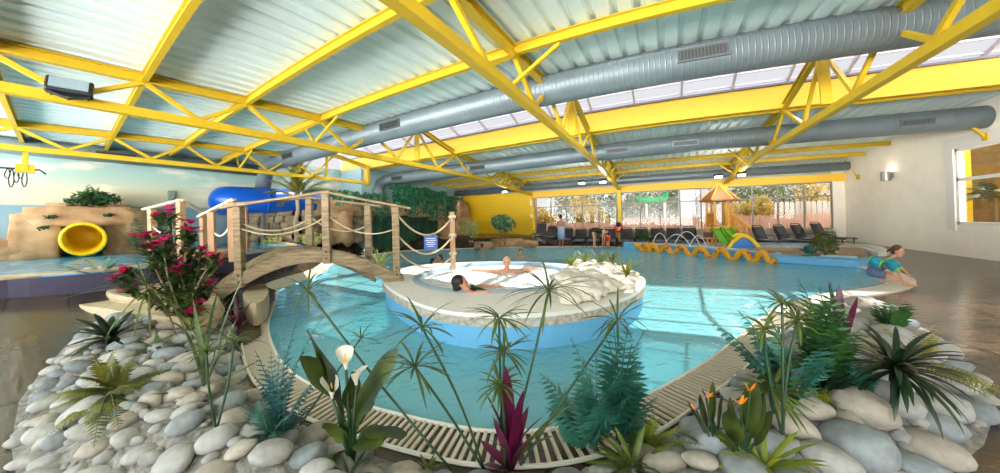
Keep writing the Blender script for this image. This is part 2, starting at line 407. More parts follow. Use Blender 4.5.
# grating round the near edge
def offset_line(pts,d):
    out=[]
    for i,p in enumerate(pts):
        a=V(*pts[max(i-1,0)]); b=V(*pts[min(i+1,len(pts)-1)]); t=(b-a).normalized(); nrm=V(t.y,-t.x); q=V(*p)+nrm*d; out.append((q.x,q.y))
    return out
near=[tuple(p) for p in smoothline([V(*p) for p in MAIN[1:18]],2)]
near=[(p[0],p[1]) for p in near]
outl=offset_line(near,.34)
gt=thing('pool_grating','white slatted overflow grating along the near edge of the pool','grating',(-.9,1.7,0))
GR=mat('grating_slats',(.80,.76,.69),.5); 
mb=MB(); tot=0
for i in range(len(near)-1):
    a=V(*near[i]);b=V(*near[i+1]);c=V(*outl[i]);d=V(*outl[i+1]); L=(b-a).length; m=max(1,int((L+(d-c).length)/2/.05))
    for k in range(m):
        t=(k+.5)/m; p=a.lerp(b,t); q=c.lerp(d,t); mb.bar((p.x,p.y,.008),(q.x,q.y,.008),.026,.02)
mb.build('slats',GR,gt)
mb=MB()
for i in range(len(near)-1):
    mb.quad((*near[i],-.03),(*near[i+1],-.03),(*outl[i+1],-.03),(*outl[i],-.03))
mb.build('channel',mat('grating_channel',(.17,.16,.14),.7),gt)
mb=MB(); 
mb.tube([V(*p,.01) for p in near],.018,6); mb.tube([V(*p,.012) for p in outl],.018,6); mb.build('edging',WHITE,gt)
# plain coping on the other sides
def coping(pts,w,z,zf,label,m=COPE,th=.05):
    pts=[(p.x,p.y) for p in smoothline([V(*p) for p in pts],2)]; o=offset_line(pts,w); mb=MB()
    for i in range(len(pts)-1):
        za,zb=zf(*pts[i]) if z is None else z, zf(*pts[i+1]) if z is None else z
        zc,zd=zf(*o[i]) if z is None else z, zf(*o[i+1]) if z is None else z
        e=.03
        mb.quad((*pts[i],za+e),(*pts[i+1],zb+e),(*o[i+1],zd+e),(*o[i],zc+e)); mb.quad((*pts[i],za-th),(*pts[i+1],zb-th),(*pts[i+1],zb+e),(*pts[i],za+e)); mb.quad((*o[i+1],zd-th),(*o[i],zc-th),(*o[i],zc+e),(*o[i+1],zd+e))
    ob=mb.build('pool_coping',m,smooth=False); tag(ob,label,'coping'); return ob
coping(MAIN[16:23],.42,None,floorz,'wide white curved coping where the child crouches',mat('white_coping',(.90,.87,.81),.45,var=.04))
coping(MAIN[26:34],.35,0,floorz,'pale pool edge in front of the loungers and yellow wall')
coping(MAIN[33:]+MAIN[:2],.3,None,floorz,'stone pool edge beyond the arched bridge',COPE)
coping(UPPER[0:9],-.3,.9,floorz,'beige tiled rim of the raised pool',mat('rim_tiles',(.74,.66,.54),.5,var=.1,scale=5),.04)
mb=MB(); U2=[(p.x,p.y) for p in smoothline([V(*p) for p in UPPER[0:9]],2)]; U2o=offset_line(U2,-.0); U2b=offset_line(U2,.30)
for i in range(len(U2)-1): 
    mb.quad((*U2b[i],.2),(*U2b[i+1],.2),(*U2b[i+1],.9),(*U2b[i],.9))
# rim sits outside the polygon
o=mb.build('pool_wall',mat('violet_grey_render',(.21,.19,.29),.7,var=.1)); struct(o)
# raised children's pool
KID=[(5.5,11.1),(3.75,12.1),(1.7,14.0),(-.75,15.85),(-1.6,16.3),(-1.7,16.75),(1,16.8),(5,16.6),(6.8,16.2),(7.2,15.2),(7.0,13.8),(6.3,12.4),(5.9,11.4)]
mb=MB(); mb.prism([p for p in KID],-.02,.25,top=True,bottom=False); o=mb.build('pool_wall',LINERW); struct(o)
mb=MB(); K2=KID[:5]; K2o=offset_line(K2,.22)
for i in range(4):
    mb.quad((*K2[i],.31),(*K2[i+1],.31),(*K2o[i+1],.31),(*K2o[i],.31)); mb.quad((*K2[i],.2),(*K2[i+1],.2),(*K2[i+1],.31),(*K2[i],.31)); mb.quad((*K2o[i],.2),(*K2o[i+1],.2),(*K2o[i+1],.31),(*K2o[i],.31))
o=mb.build('pool_coping',mat('pale_blue_coping',(.70,.83,.88),.5)); tag(o,"pale blue raised edge of the children's pool behind the snake",'coping')
SPL=mat('shallow_splash_water',(.62,.78,.88),.12,col2=(.88,.94,.98),scale=5,bump=.8,bscale=9,detail=7)
mb=MB(); mb.face([(*p,.28) for p in KID]); o=mb.build('splash_water',SPL); tag(o,"shallow splashing water of the raised children's pool",'water',kind='stuff')
TON=[(5.52,11.12),(4.5,11.66),(3.72,12.12),(3.1,12.72),(3.6,13.2),(4.6,13.0),(5.6,12.9),(6.2,13.4),(6.6,13.0),(6.2,12.2),(5.9,11.4)]
mb=MB(); mb.prism(TON,.26,.36); o=mb.build('stone_ledge',mat('brown_ledge',(.60,.49,.38),.7,var=.12,scale=5,bump=.4)); tag(o,"brown stone planting ledge at the corner of the children's pool",'ledge')
POND=[(6.9,13.0),(7.3,14.2),(7.7,15.6),(7.5,16.6),(8.1,16.9),(8.35,16.2),(8.25,15.0),(7.8,14.0),(7.3,12.9)]
mb=MB(); mb.prism(smoothpoly(POND,1),.1,.235); o=mb.build('pool_coping',mat('white_coping',(.9,.87,.81))); tag(o,'curved white rim round the small green wading pool by the right wall','coping')
PI_=[(7.1,13.3),(7.45,14.3),(7.8,15.6),(7.75,16.4),(8.0,16.5),(8.15,15.9),(8.05,15.0),(7.6,14.1),(7.2,13.2)]
mb=MB(); mb.prism(PI_,.2,.245); o=mb.build('pool_water',mat('green_shallow_water',(.55,.74,.66),.15)); tag(o,'green water of the small wading pool by the right wall','water',kind='stuff')
# ------------------------------------------------------------ walls
WINY=18.3
def rectwall(name,a,b,z0,z1,m,th=.2,holes=(),ztop=None):
    """vertical wall from a to b (plan), holes=(s0,s1,z0,z1) along it"""
    a=V(*a);b=V(*b);L=(b-a).length;t=(b-a)/L;nrm=V(-t.y,t.x)*th; mb=MB()
    ss=sorted({0,L,*[h[0] for h in holes],*[h[1] for h in holes]}); 
    zz=sorted({z0,z1,*[h[2] for h in holes],*[h[3] for h in holes]})
    for i in range(len(ss)-1):
        for k in range(len(zz)-1):
            sm=(ss[i]+ss[i+1])/2; zm=(zz[k]+zz[k+1])/2
            if any(h[0]<sm<h[1] and h[2]<zm<h[3] for h in holes): continue
            p=a+t*ss[i]; q=a+t*ss[i+1]
            top1=top2=zz[k+1]
            if k==len(zz)-2 and ztop: top1,top2=ztop(p),ztop(q)
            c=[(p.x,p.y,zz[k]),(q.x,q.y,zz[k]),(q.x,q.y,top2),(p.x,p.y,top1)]
            d=[(x+nrm.x,y+nrm.y,z) for x,y,z in c]
            mb.face(c); mb.face(d[::-1]); 
            for u in range(4): w=(u+1)%4; mb.face([c[u],d[u],d[w],c[w]])
    o=mb.build(name,m); return struct(o)
def zs(y):   # underside of the roof sheet
    if y<6.4: return 4.29+.03*y
    if y>9.9: return 4.56-.07*(y-9.9)
    return 4.58
# right wall with its window onto the next room
rectwall('wall_right',(8.62,-7),(8.62,18.4),-.1,4.0,CREAM,-.22,[(19.45-.0,20.3,3.6,3.6)] if False else [(15.0,19.4,1.12,3.34)],ztop=lambda p:zs(p.y)+.02)
# far wall: sill wall, piers
rectwall('wall_far',(-7.3,WINY),(8.09,WINY),-.1,.8,mat('sill_wall',(.84,.80,.72),.8,var=.03),.2)
mb=MB(); mb.box((8.40,WINY+.1,1.98),(.62,.2,3.94)); struct(mb.build('wall_far',CREAM))
mb=MB(); mb.box((.75,WINY-.02,3.21),(16.1,.22,.36),bev=.01)
o=mb.build('trim_1',BEAM); struct(o)
mb=MB(); mb.box((.75,WINY+.08,3.67),(16.1,.12,.60)); struct(mb.build('wall_far',mat('upper_far_wall',(.72,.74,.70),.7)))
# yellow clad wall
m=YELW
mb=MB(); z=0.0
z=.35
rectwall('wall_far_left',(-13.2,WINY+.1),(-7.3,WINY+.1),-.1,3.95,mat('dark_backing',(.5,.42,.1),.8),.15)
while z<3.5:
    mb.box((-10.25,WINY+.02,z+.09),(5.9,.1,.17),bev=.012); z+=.18
o=mb.build('wall_cladding',YELW); struct(o)
mb=MB(); mb.box((-10.25,WINY-.02,.17),(5.9,.16,.34)); struct(mb.build('baseboard_far',mat('beige_plinth',(.78,.70,.55),.8,var=.06)))
mb=MB(); mb.box((-10.1,WINY-.05,3.66),(5.6,.12,.4)); struct(mb.build('trim_2',mat('upper_far_wall',(.72,.74,.70))))
# left painted wall
def mural_mat():
    m=bpy.data.materials.new('painted_sea_mural'); m.use_nodes=True; nt=m.node_tree;N=nt.nodes;L=nt.links;b=N['Principled BSDF']; b.inputs['Roughness'].default_value=.75
    tc=N.new('ShaderNodeTexCoord'); sp=N.new('ShaderNodeSeparateXYZ'); L.new(tc.outputs['Object'],sp.inputs[0])
    mr=N.new('ShaderNodeMapRange'); mr.inputs['From Min'].default_value=.8; mr.inputs['From Max'].default_value=4.2; L.new(sp.outputs['Z'],mr.inputs['Value'])
    r=N.new('ShaderNodeValToRGB'); e=r.color_ramp.elements
    st=[(0,(.52,.62,.66)),(.33,(.56,.68,.72)),(.46,(.50,.63,.70)),(.475,(.80,.80,.70)),(.60,(.83,.82,.70)),(.75,(.68,.79,.74)),(1,(.55,.70,.70))]
    e[0].position=0; e[0].color=(*lin(st[0][1]),1); e[1].position=1; e[1].color=(*lin(st[-1][1]),1)
    for p,c in st[1:-1]: q=e.new(p); q.color=(*lin(tuple(v*.93 for v in c)),1)
    L.new(mr.outputs[0],r.inputs[0])
    mp=N.new('ShaderNodeMapping'); mp.inputs['Scale'].default_value=(1,.55,1.8); L.new(tc.outputs['Object'],mp.inputs[0])
    n=N.new('ShaderNodeTexNoise'); n.inputs['Scale'].default_value=1.3; n.inputs['Detail'].default_value=6; L.new(mp.outputs[0],n.inputs['Vector'])
    r2=N.new('ShaderNodeValToRGB'); r2.color_ramp.elements[0].position=.50; r2.color_ramp.elements[1].position=.66; r2.color_ramp.elements[0].color=(0,0,0,1); r2.color_ramp.elements[1].color=(.8,.8,.8,1)
    L.new(n.outputs['Fac'],r2.inputs[0])
    # clouds only in the painted sky
    m2=N.new('ShaderNodeMapRange'); m2.inputs['From Min'].default_value=2.4; m2.inputs['From Max'].default_value=2.8; L.new(sp.outputs['Z'],m2.inputs['Value'])
    mu=N.new('ShaderNodeMath'); mu.operation='MULTIPLY'; L.new(r2.outputs[0],mu.inputs[0]); L.new(m2.outputs[0],mu.inputs[1])
    mx=N.new('ShaderNodeMix'); mx.data_type='RGBA'; L.new(mu.outputs[0],mx.inputs[0]); L.new(r.outputs[0],mx.inputs[6]); mx.inputs[7].default_value=(*lin((.90,.86,.74)),1)
    L.new(mx.outputs[2],b.inputs['Base Color']); MATS['mural']=m; return m
MURAL=mural_mat()
rectwall('wall_left',(-15.2,-7),(-15.2,9.8),-.1,4.5,MURAL,.2,ztop=lambda p:zs(p.y)+.02)
rectwall('wall_left_return',(-15.2,9.8),(-13.4,9.8),-.1,4.5,mat('pale_teal_wall',(.62,.74,.74),.8),.2)
rectwall('wall_left_rear',(-13.4,9.8),(-13.2,18.4),-.1,4.5,mat('pale_teal_wall',(.62,.74,.74)),.2,ztop=lambda p:zs(p.y)+.02)
# ------------------------------------------------------------ windows of the far wall
COLX=[-12.75,-7.35,-2.0,3.42,8.8]
def window(n,x0,x1,panes):
    t=bpy.data.objects.new('window_%d'%n,None); COL.objects.link(t); t.location=(x0,WINY,.8); struct(t)
    mb=MB(); z0,z1,zt=.8,3.03,2.36
    for i in range(panes+1):
        x=lerp(x0,x1,i/panes); mb.box((x,WINY+.03,(z0+z1)/2),(.065 if i%1==0 else .1,.09,z1-z0))
    for z in (z0+.03,zt,z1-.03): mb.box(((x0+x1)/2,WINY+.03,z),(x1-x0,.08,.06))
    mb.build('window_frame',WFR,t)
    mb=MB(); mb.quad((x0,WINY+.04,z0),(x1,WINY+.04,z0),(x1,WINY+.04,z1),(x0,WINY+.04,z1)); mb.build('window_pane',GLASS,t)
    mb=MB(); mb.box(((x0+x1)/2,WINY-.04,z0-.02),(x1-x0,.18,.04)); mb.build('window_sill',mat('beige_sill',(.80,.72,.60),.6),t)
window(1,-7.15,-2.12,5); window(2,-1.85,3.3,5); window(3,3.54,8.08,4)
# right window
t=bpy.data.objects.new('window_4',None); COL.objects.link(t); t.location=(8.62,10.3,1.12); struct(t)
mb=MB(); y0,y1,z0,z1=8.0,12.4,1.12,3.34
for y in (y1-.04,10.4,y0+.04): mb.box((8.68,y,(z0+z1)/2),(.1,.08,z1-z0))
for z in (z0+.04,2.44,z1-.04): mb.box((8.68,(y0+y1)/2,z),(.1,y1-y0,.09))
mb.build('window_frame',WHITE,t)
mb=MB(); mb.box((8.60,y1+.14,(z0+z1)/2+.08),(.05,.28,z1-z0+.5)); mb.box((8.60,(y0+y1)/2,z1+.16),(.05,y1-y0,.32)); mb.build('window_surround',WHITE,t)
mb=MB(); mb.quad((8.72,y0,z0),(8.72,y1,z0),(8.72,y1,z1),(8.72,y0,z1)); mb.build('window_pane',glass_mat('reflective_glass',(.80,.78,.72),.16,fres=False,rough=.02),t)
# room behind it
mb=MB(); mb.quad((13.2,5,-.1),(13.2,18.3,-.1),(13.2,18.3,4.4),(13.2,5,4.4)); mb.quad((9,18.3,-.1),(13.2,18.3,-.1),(13.2,18.3,4.4),(9,18.3,4.4)); struct(mb.build('wall_next_room',mat('ochre_wall',(.62,.50,.28),.8,var=.15)))
mb=MB(); mb.quad((9.02,5,.0),(13.2,5,.0),(13.2,18.3,.0),(9.02,18.3,.0)); struct(mb.build('floor_next_room',FLOORM))
for i,(x,y) in enumerate([(10.6,15.0),(11.3,14.0)]):
    mb=MB(); mb.box((x,y,1.9),(.34,.34,4.0),bev=.02); o=mb.build('yellow_pillar',YELW,loc=(x,y,-.1)); tag(o,['yellow square pillar seen through the right window, nearer the frame edge','yellow square pillar seen through the right window, deeper in the room'][i],'pillar')
# ------------------------------------------------------------ roof sheets
def sheets(name,ys,x0=-15.3,x1=8.9,pitch=.30,dep=.055):
    mb=MB(); prof=[]
    x=x0
    while x<x1:
        prof+=[(x,0),(x+pitch*.56,0),(x+pitch*.68,dep),(x+pitch*.88,dep)]; x+=pitch
    for j,y in enumerate(ys):
        for (px,pz) in prof: mb.v.append(V(px,y,ys_z(y)+pz))
    m=len(prof)
    for j in range(len(ys)-1):
        for i in range(m-1): mb.f.append((j*m+i,j*m+i+1,(j+1)*m+i+1,(j+1)*m+i))
    return struct(mb.build(name,SHEET))
ys_z=lambda y:zs(y)
sheets('ceiling',[-7.2,0,6.35]); 
ys_z=lambda y:4.56-.07*(y-9.9)
sheets('ceiling',[9.95,18.5])
# skylight
mb=MB(); mb.box((-3.2,6.42,4.74),(24.2,.12,.42)); struct(mb.build('trim_3',BEAM))
mb=MB(); mb.box((-3.2,9.93,4.73),(24.2,.14,.62)); struct(mb.build('trim_4',BEAM))
for x in [-14,-11,-8,-5,-2.2,.6,3.0,5.7,8.3]:
    pass
mb=MB(); mb.box((-3.2,9.86,5.06),(24.2,.2,.05)); struct(mb.build('trim_5',mat('grey_flashing',(.42,.42,.48),.5)))
sk=bpy.data.objects.new('window_5',None); COL.objects.link(sk); sk.location=(-3.2,8.1,5.0); struct(sk)
ALU=mat('pale_aluminium',(.72,.70,.74),.4,metal=.3)
mb=MB(); x=-15.1
while x<8.9:
    mb.bar((x,6.45,4.96),(x,8.15,5.75),.055,.08); mb.bar((x,8.15,5.75),(x,9.9,5.08),.055,.08); x+=1.33
for (y,z) in ((8.15,5.77),(9.3,5.31),(9.72,5.15),(7.3,5.36)): mb.bar((-15.2,y,z),(8.72,y,z),.035,.05)
mb.build('skylight_bars',ALU,sk)
mb=MB(); mb.quad((-15.2,6.45,5.0),(8.9,6.45,5.0),(8.9,8.15,5.8),(-15.2,8.15,5.8)); mb.quad((-15.2,8.15,5.8),(8.9,8.15,5.8),(8.9,9.9,5.12),(-15.2,9.9,5.12)); mb.build('skylight_glazing',GLASS,sk)
# ------------------------------------------------------------ trusses, purlins
def zu(y):
    return zs(y)-.1
PURN=[-4.1,-2.45,-.8,.86,2.5,4.2,5.85]; PURF=[10.15,12.05,13.6,15.05,16.6]
TL={0:'furthest left, over the tunnel rock',1:'second from the left, carrying the black floodlight on the left',2:'in the middle, running down to the yellow window column',3:'on the right, coming down behind the playground tower roof'}
def truss(i,X,yend,light=False):
    t=thing('roof_truss','yellow steel roof truss '+TL[i],'truss',(X,yend,3.4),group='yellow roof trusses')
    y0=-5.0; dn=[(-5,3.6),(min(12.2,yend),3.6)]
    mb=MB()
    if yend>13: 
        mb.bar((X,y0,3.6),(X,12.3,3.6),.15,.15,bev=.008); mb.bar((X,12.25,3.6),(X,yend,3.22),.15,.15,bev=.008)
    else: mb.bar((X,y0,3.6),(X,yend,3.6),.13,.13,bev=.008)
    mb.build('lower_chord',YEL,t)
    def zl(y): return 3.6 if y<12.3 else lerp(3.6,3.22,(y-12.3)/(yend-12.3))
    mb=MB()
    up=[(y0,zu(y0)),(6.0,zu(6.0))]; 
    segs=[((y0,zu(y0)),(6.1,zu(6.1)))]
    if yend>13: segs+=[((6.1,zu(6.1)),(7.7,4.98)),((7.7,4.98),(9.95,4.44)),((9.95,4.44),(yend,zu(yend)-.02))]
    else: segs+=[((6.1,zu(6.1)),(7.7,4.7)),((7.7,4.7),(yend,4.4))]
    for a,b in segs: mb.ibeam((X,*a),(X,*b),.13,.16,t=.02)
    mb.build('upper_chord',YEL,t)
    def zup(y):
        for a,b in segs:
            if a[0]<=y<=b[0]: return lerp(a[1],b[1],(y-a[0])/(b[0]-a[0]))
        return zu(y)
    ups=[y for y in PURN]+([7.7,9.95,12.05,13.6,15.05,16.6] if yend>13 else [7.7])
    for k in range(len(ups)-1):
        a,b=ups[k],ups[k+1]; m=(a+b)/2
        for (p,q) in ((a,m),(m,b)):
            mb=MB(); pa=(X,p,(zup(p)-.07) if p in ups else zl(p)+.07); pb=(X,q,(zup(q)-.07) if q in ups else zl(q)+.07); mb.bar(pa,pb,.07,.07,up=(1,0,0)); mb.build('web_member',YEL,t)
    if yend>13:
        mb=MB(); mb.box((X,7.7,4.35),(.20,.05,1.15)); mb.build('gusset_plate',YEL,t)
        mb=MB(); mb.bar((X-.35,7.7,5.0),(X+.35,7.7,5.0),.09,.09); mb.build('cross_arm',YEL,t)
        mb=MB(); mb.box((X,yend,1.6),(.20,.20,3.4),bev=.01)
        mb.build('column',YELW,t)
    else:
        mb=MB(); mb.box((X,yend,3.98),(.3,.14,.95),bev=.01); mb.build('end_plate',YEL,t)
        mb=MB(); mb.box((X,7.4,4.1),(.08,.08,.9)); mb.build('post',YEL,t)
    # fly braces
    for yb in (4.2,):
        for sg in (-1,1):
            mb=MB(); mb.bar((X,yb-.15,3.66),(X+sg*.75,yb,zs(yb)-.2),.05,.05,up=(0,1,0)); mb.build('knee_brace',YEL,t)
    if yend>13:
        for yb in (16.0,13.6):
            for sg in (-1,1):
                mb=MB(); mb.bar((X,yb,3.4),(X+sg*.7,yb,zs(yb)-.2),.05,.05,up=(0,1,0)); mb.build('knee_brace',YEL,t)
    return t
truss(0,-12.55,9.5); truss(1,-7.42,18.15); truss(2,-1.94,18.15); truss(3,3.42,18.15)
pl=['closest to the window beam','second from the window beam','third from the window beam','just beyond the far duct','under the far edge of the skylight band']
for i,y in enumerate(PURN+PURF):
    mb=MB(); mb.ibeam((-15.1,y,zs(y)-.085),(8.75,y,zs(y)-.085),.09,.17,t=.016)
    o=mb.build('roof_purlin',YEL,loc=(0,y,zs(y)))
    lab={5:'long yellow roof beam nearest the big duct, crossing the middle truss at the top',4:'long yellow roof beam next before the one beside the big duct',3:'yellow roof beam leaving the top edge of the photo at far left',6:'yellow roof beam hidden above the large near duct',11:'yellow roof beam under the far ceiling, closest to the windows',10:'yellow roof beam under the far ceiling, second from the windows',9:'yellow roof beam under the far ceiling, third from the windows',8:'yellow roof beam just beyond the thinner middle duct',7:'yellow roof beam below the far edge of the skylight'}.get(i,'yellow roof beam overhead near the camera')
    tag(o,lab,'beam',group='yellow roof beams')
# ------------------------------------------------------------ ducts
def duct(label,pts,r,m,vents,n=28,axis='X'):
    t=thing('ventilation_duct',label,'duct',tuple(pts[0]))
    mb=MB(); mb.tube(pts,r,n); mb.build('duct_pipe',m,t,smooth=True)
    # joint bands
    a,b=Vector(pts[0]),Vector(pts[-1]); 
    for (p,d,L,w) in vents:
        p=Vector(p); d=Vector(d).normalized()
        gx=V(1,0,0) if axis=='X' else V(0,1,0); up=gx.cross(d).normalized()
        if up.z<0: up=-up
        M=Matrix((gx,d,up)).transposed(); c=p+d*(r-.0)
        mb=MB(); mb.box(c,(L+.06,.05,w+.06),M); g=mb.build('air_vent',mat('vent_frame',(.30,.33,.34),.4,metal=.3),t)
        mb=MB(); mb.box(c+d*.012,(L,.04,w),M); 
        k=int(L/.05)
        g2=mb.build('vent_grille',DARK,g)
        mb=MB()
        for q in range(k): mb.box(c+d*.036+gx*(-L/2+(q+.5)*L/k),(.012,.012,w),M)
        mb.build('vent_slat',mat('vent_slats',(.25,.27,.27),.5),g)
    return t
Y1,Z1,R1=5.72,4.235,.31
vd=(0,-.72,-.69)
duct('largest silver spiral duct, crossing the whole hall in front of the skylight',[(-14.9,Y1,3.2),(-14.6,Y1,3.9),(-14.1,Y1,4.2),(-13.6,Y1,Z1),(-12,Y1,Z1),(8.8,Y1,Z1)],R1,DUCTX,[((x,Y1,Z1),(0,-1,-.1),.72,.15) for x in (-11.9,-6.2,.85)])
Y2,Z2,R2=11.4,4.02,.3
duct('middle silver spiral duct beyond the skylight, bending down over the ivy',[(-13.0,10.6,3.05),(-13.25,10.7,3.35),(-13.3,10.95,3.75),(-13.1,11.2,3.97),(-12.6,Y2,Z2),(-11,Y2,Z2),(8.8,Y2,Z2)],R2,DUCTX,[((x,Y2,Z2),(0,-1,-.15),.72,.12) for x in (-12.2,-7.1,-1.2,1.0,7.0)])
duct('slim grey duct running just above the far windows',[(-13.0,17.35,3.62),(8.35,17.35,3.62)],.2,DUCTX,[])
duct('grey duct high along the painted left wall',[(-14.85,-6.5,4.02),(-14.85,5.5,4.02)],.24,DUCTYm,[((-14.85,y,4.02),(1,0,-.1),.9,.14) for y in (1.1,)],axis='Y')
# ------------------------------------------------------------ bridges
WOOD=mat('weathered_timber',(.47,.40,.30),.75,col2=(.64,.56,.44),scale=4,stretch=(1,1,6),bump=.5,bscale=12,detail=6)
WOODP=mat('pale_new_timber',(.68,.52,.38),.7,col2=(.76,.62,.48),scale=5,stretch=(1,1,.4),bump=.2)
ROPE=mat('pale_rope',(.80,.74,.62),.9,bump=1,bscale=60)
WRAIL=mat('cream_rail_paint',(.88,.84,.72),.6)
def ztop(P,y):
    lo,hi=0.,8.
    for _ in range(40):
        m=(lo+hi)/2
        if proj((P[0],P[1],m))[1]>y: lo=m
        else: hi=m
    return lo
def rope_pts(a,b,sag,n=12):
    a=Vector(a);b=Vector(b); return [a.lerp(b,i/n)-V(0,0,sag*4*(i/n)*(1-i/n)) for i in range(n+1)]
def arch_beam(mb,A,B,rise,thick,w,n=16):
    A=Vector(A);B=Vector(B); t=(B-A).normalized(); s=V(-t.y,t.x,0).normalized()*w/2; base=len(mb.v)
    for i in range(n+1):
        u=i/n; c=A.lerp(B,u)+V(0,0,rise*math.sin(PI*u)); dz=thick/2
        for q in (c-s-V(0,0,dz),c+s-V(0,0,dz),c+s+V(0,0,dz),c-s+V(0,0,dz)): mb.v.append(q)
    for i in range(n):
        for k in range(4): a=base+i*4+k; b=base+i*4+(k+1)%4; mb.f.append((a,b,b+4,a+4))
    mb.f.append((base,base+3,base+2,base+1)); e=base+n*4; mb.f.append((e,e+1,e+2,e+3))
def bridge(label,near,far,zb,rise,tops_n,tops_f,thick,pw,wood,rail,ropemat,ext=(.5,.12),roper=.014,bolts=True):
    c=(near[1]+far[1])/2; t=thing('footbridge',label,'bridge',(c.x,c.y,zb[1]))
    sides=[]
    for pts,tops,nm in ((near,tops_n,'n'),(far,tops_f,'f')):
        L,C,R=pts; d=(R-L); d.z=0; d.normalize(); A=L-d*ext[0]; B=R+d*ext[1]; A=V(A.x,A.y,zb[0]); B=V(B.x,B.y,zb[2])
        mb=MB(); arch_beam(mb,A,B,rise,thick,.09); mb.build('arch_beam',wood,t); sides.append((A,B))
        P=[]
        for q,zt,u in zip(pts,tops,(.16,.5,.88)):
            mb=MB(); sdir=V(-d.y,d.x,0)*(-.0); zc=lerp(A.z,B.z,u)+rise*math.sin(PI*u)
            mb.bar((q.x,q.y,zc-thick*.62),(q.x,q.y,zt),pw,pw,up=d,bev=.008); mb.build('post',wood if wood is WOOD else WOODP,t); P.append(V(q.x,q.y,zt)); 
            if bolts:
                nrm=V(d.y,-d.x,0)
                for dz in (-.05,.07): mb=MB(); mb.ell(V(q.x,q.y,zc+dz)+nrm*pw*.52,.018,nu=6,nv=4); mb.build('bolt',BLK,t)
        for a,b,e0,e1 in ((P[0],P[1],.35,.08),(P[1],P[2],.08,.30)):
            dd=(b-a).normalized(); mb=MB(); mb.bar(a-dd*e0+V(0,0,.03),b+dd*e1+V(0,0,.03),pw*1.0,.045,bev=.006); mb.build('handrail',rail,t)
        for a,b in ((P[0],P[1]),(P[1],P[2])):
            h=.42; mb=MB(); mb.tube(rope_pts(a-V(0,0,h*.9),b-V(0,0,h),.22),roper,6); mb.build('rope',ropemat,t,smooth=True)
    # deck
    mb=MB(); (A,B),(C,D)=sides; n=34
    for i in range(n):
        u=(i+.5)/n; z=rise*math.sin(PI*u)+thick*.5+.012; sl=rise*PI*math.cos(PI*u)
        p=A.lerp(B,u)+V(0,0,z); q=C.lerp(D,u)+V(0,0,z); d=(B-A).normalized(); tt=V(d.x*(B-A).length,d.y*(B-A).length,sl+(B.z-A.z)).normalized()
        mb.bar(p,q,(B-A).length/n*.9,.028,up=tt.cross((q-p).normalized()) if (q-p).length>0 else V(0,0,1))
    mb.build('deck_planks',wood,t)
    return t
n1=[V(-6.6,2.1,0),V(-5.4,3.16,0),V(-4.55,4.09,0)]; f1=[V(-7.7,2.5,0),V(-6.55,3.45,0),V(-5.6,4.25,0)]
bridge('arched weathered timber footbridge over the near arm of the pool',n1,f1,(.3,.6,.42),.66,
  [ztop(n1[0],207),ztop(n1[1],194),ztop(n1[2],207)],[ztop(f1[0],205),ztop(f1[1],199),ztop(f1[2],206)],.24,.13,WOOD,WOOD,ROPE)
aL,aC,aR=G(153,266,.75),G(182,259,.95),G(204,254,.9); bL,bC,bR=G(213,264,.8),G(233,257,.95),G(246,251,.9)
bridge('smaller footbridge with peaked cream handrails behind the flowering shrub',[aL,aC,aR],[bL,bC,bR],(.62,.8,.72),.28,
  [ztop(aL,209),ztop(aC,202),ztop(aR,213)],[ztop(bL,212),ztop(bC,202),ztop(bR,209)],.16,.13,WOODP,WRAIL,mat('white_rope',(.9,.88,.82),.8),ext=(.3,.2),roper=.022,bolts=False)
# rope fence post beside the hot tub
P=G(453,270,.45); Rr=V(-4.55,4.09,0)
t=thing('rope_post','tall timber post on the rim of the hot tub holding the sagging ropes','post',(P.x,P.y,.45))
mb=MB(); zt=ztop(P,212); mb.bar(P,(P.x,P.y,zt),.11,.11,up=(1,1,0),bev=.008); mb.build('post',WOODP,t)
for z in (zt-.12,zt-.55,zt-.98):
    mb=MB(); mb.lathe([(.075,-.03),(.095,-.01),(.095,.02),(.075,.04)],(P.x,P.y,z),n=10); mb.ell((P.x+.06,P.y-.09,z-.06),(.025,.025,.07),nu=6,nv=5); mb.build('rope_knot',ROPE,t,smooth=True)
for y0,y1,ys_ in ((212,217,235),(233,236,254),(250,256,268)):
    a=V(Rr.x,Rr.y,ztop(Rr,y0)); b=V(P.x,P.y,ztop(P,y1)); mb=MB(); mid=(a+b)/2; zm=ztop(mid,ys_); sag=mid.z-zm
    pts=rope_pts(a,b,sag,14); mb.tube(pts,.02,7)
    o=mb.build('rope',ROPE,smooth=True,loc=tuple(b)); tag(o,{212:'topmost sagging rope between the bridge and the post, carrying the blue sign',233:'middle sagging rope between the bridge and the hot tub post',250:'lowest sagging rope between the bridge and the hot tub post'}[y0],'rope',group='ropes beside the hot tub')
    if y0==212: sp_=pts[8]
t=thing('warning_sign','small blue sign with white lettering hanging on the top rope','sign',tuple(sp_+V(0,0,-.02)))
d=(Vector((0,0,1.6))-sp_); d.z=0; d.normalize(); sx=V(-d.y,d.x,0); M=Matrix((sx,d,V(0,0,1))).transposed(); c=sp_+V(0,0,-.17)
mb=MB(); mb.box(c,(.29,.012,.29),M); mb.build('panel',mat('sign_blue',(.05,.35,.72),.4),t)
for i,wd in enumerate((.2,.22,.16,.21,.13)): 
    x=-wd/2; mb=MB()
    while x<wd/2: 
        q=random.uniform(.015,.035); mb.box(c+d*.008+sx*(x+q/2)+V(0,0,.085-i*.042),(q,.003,.014),M); x+=q+.008
    mb.build('lettering_line',WHITE,t)
mb=MB(); mb.tube([sp_+sx*.1+V(0,0,.01),c+sx*.1+V(0,0,.14)],.005,5); mb.build('hanging_cord',ROPE,t)
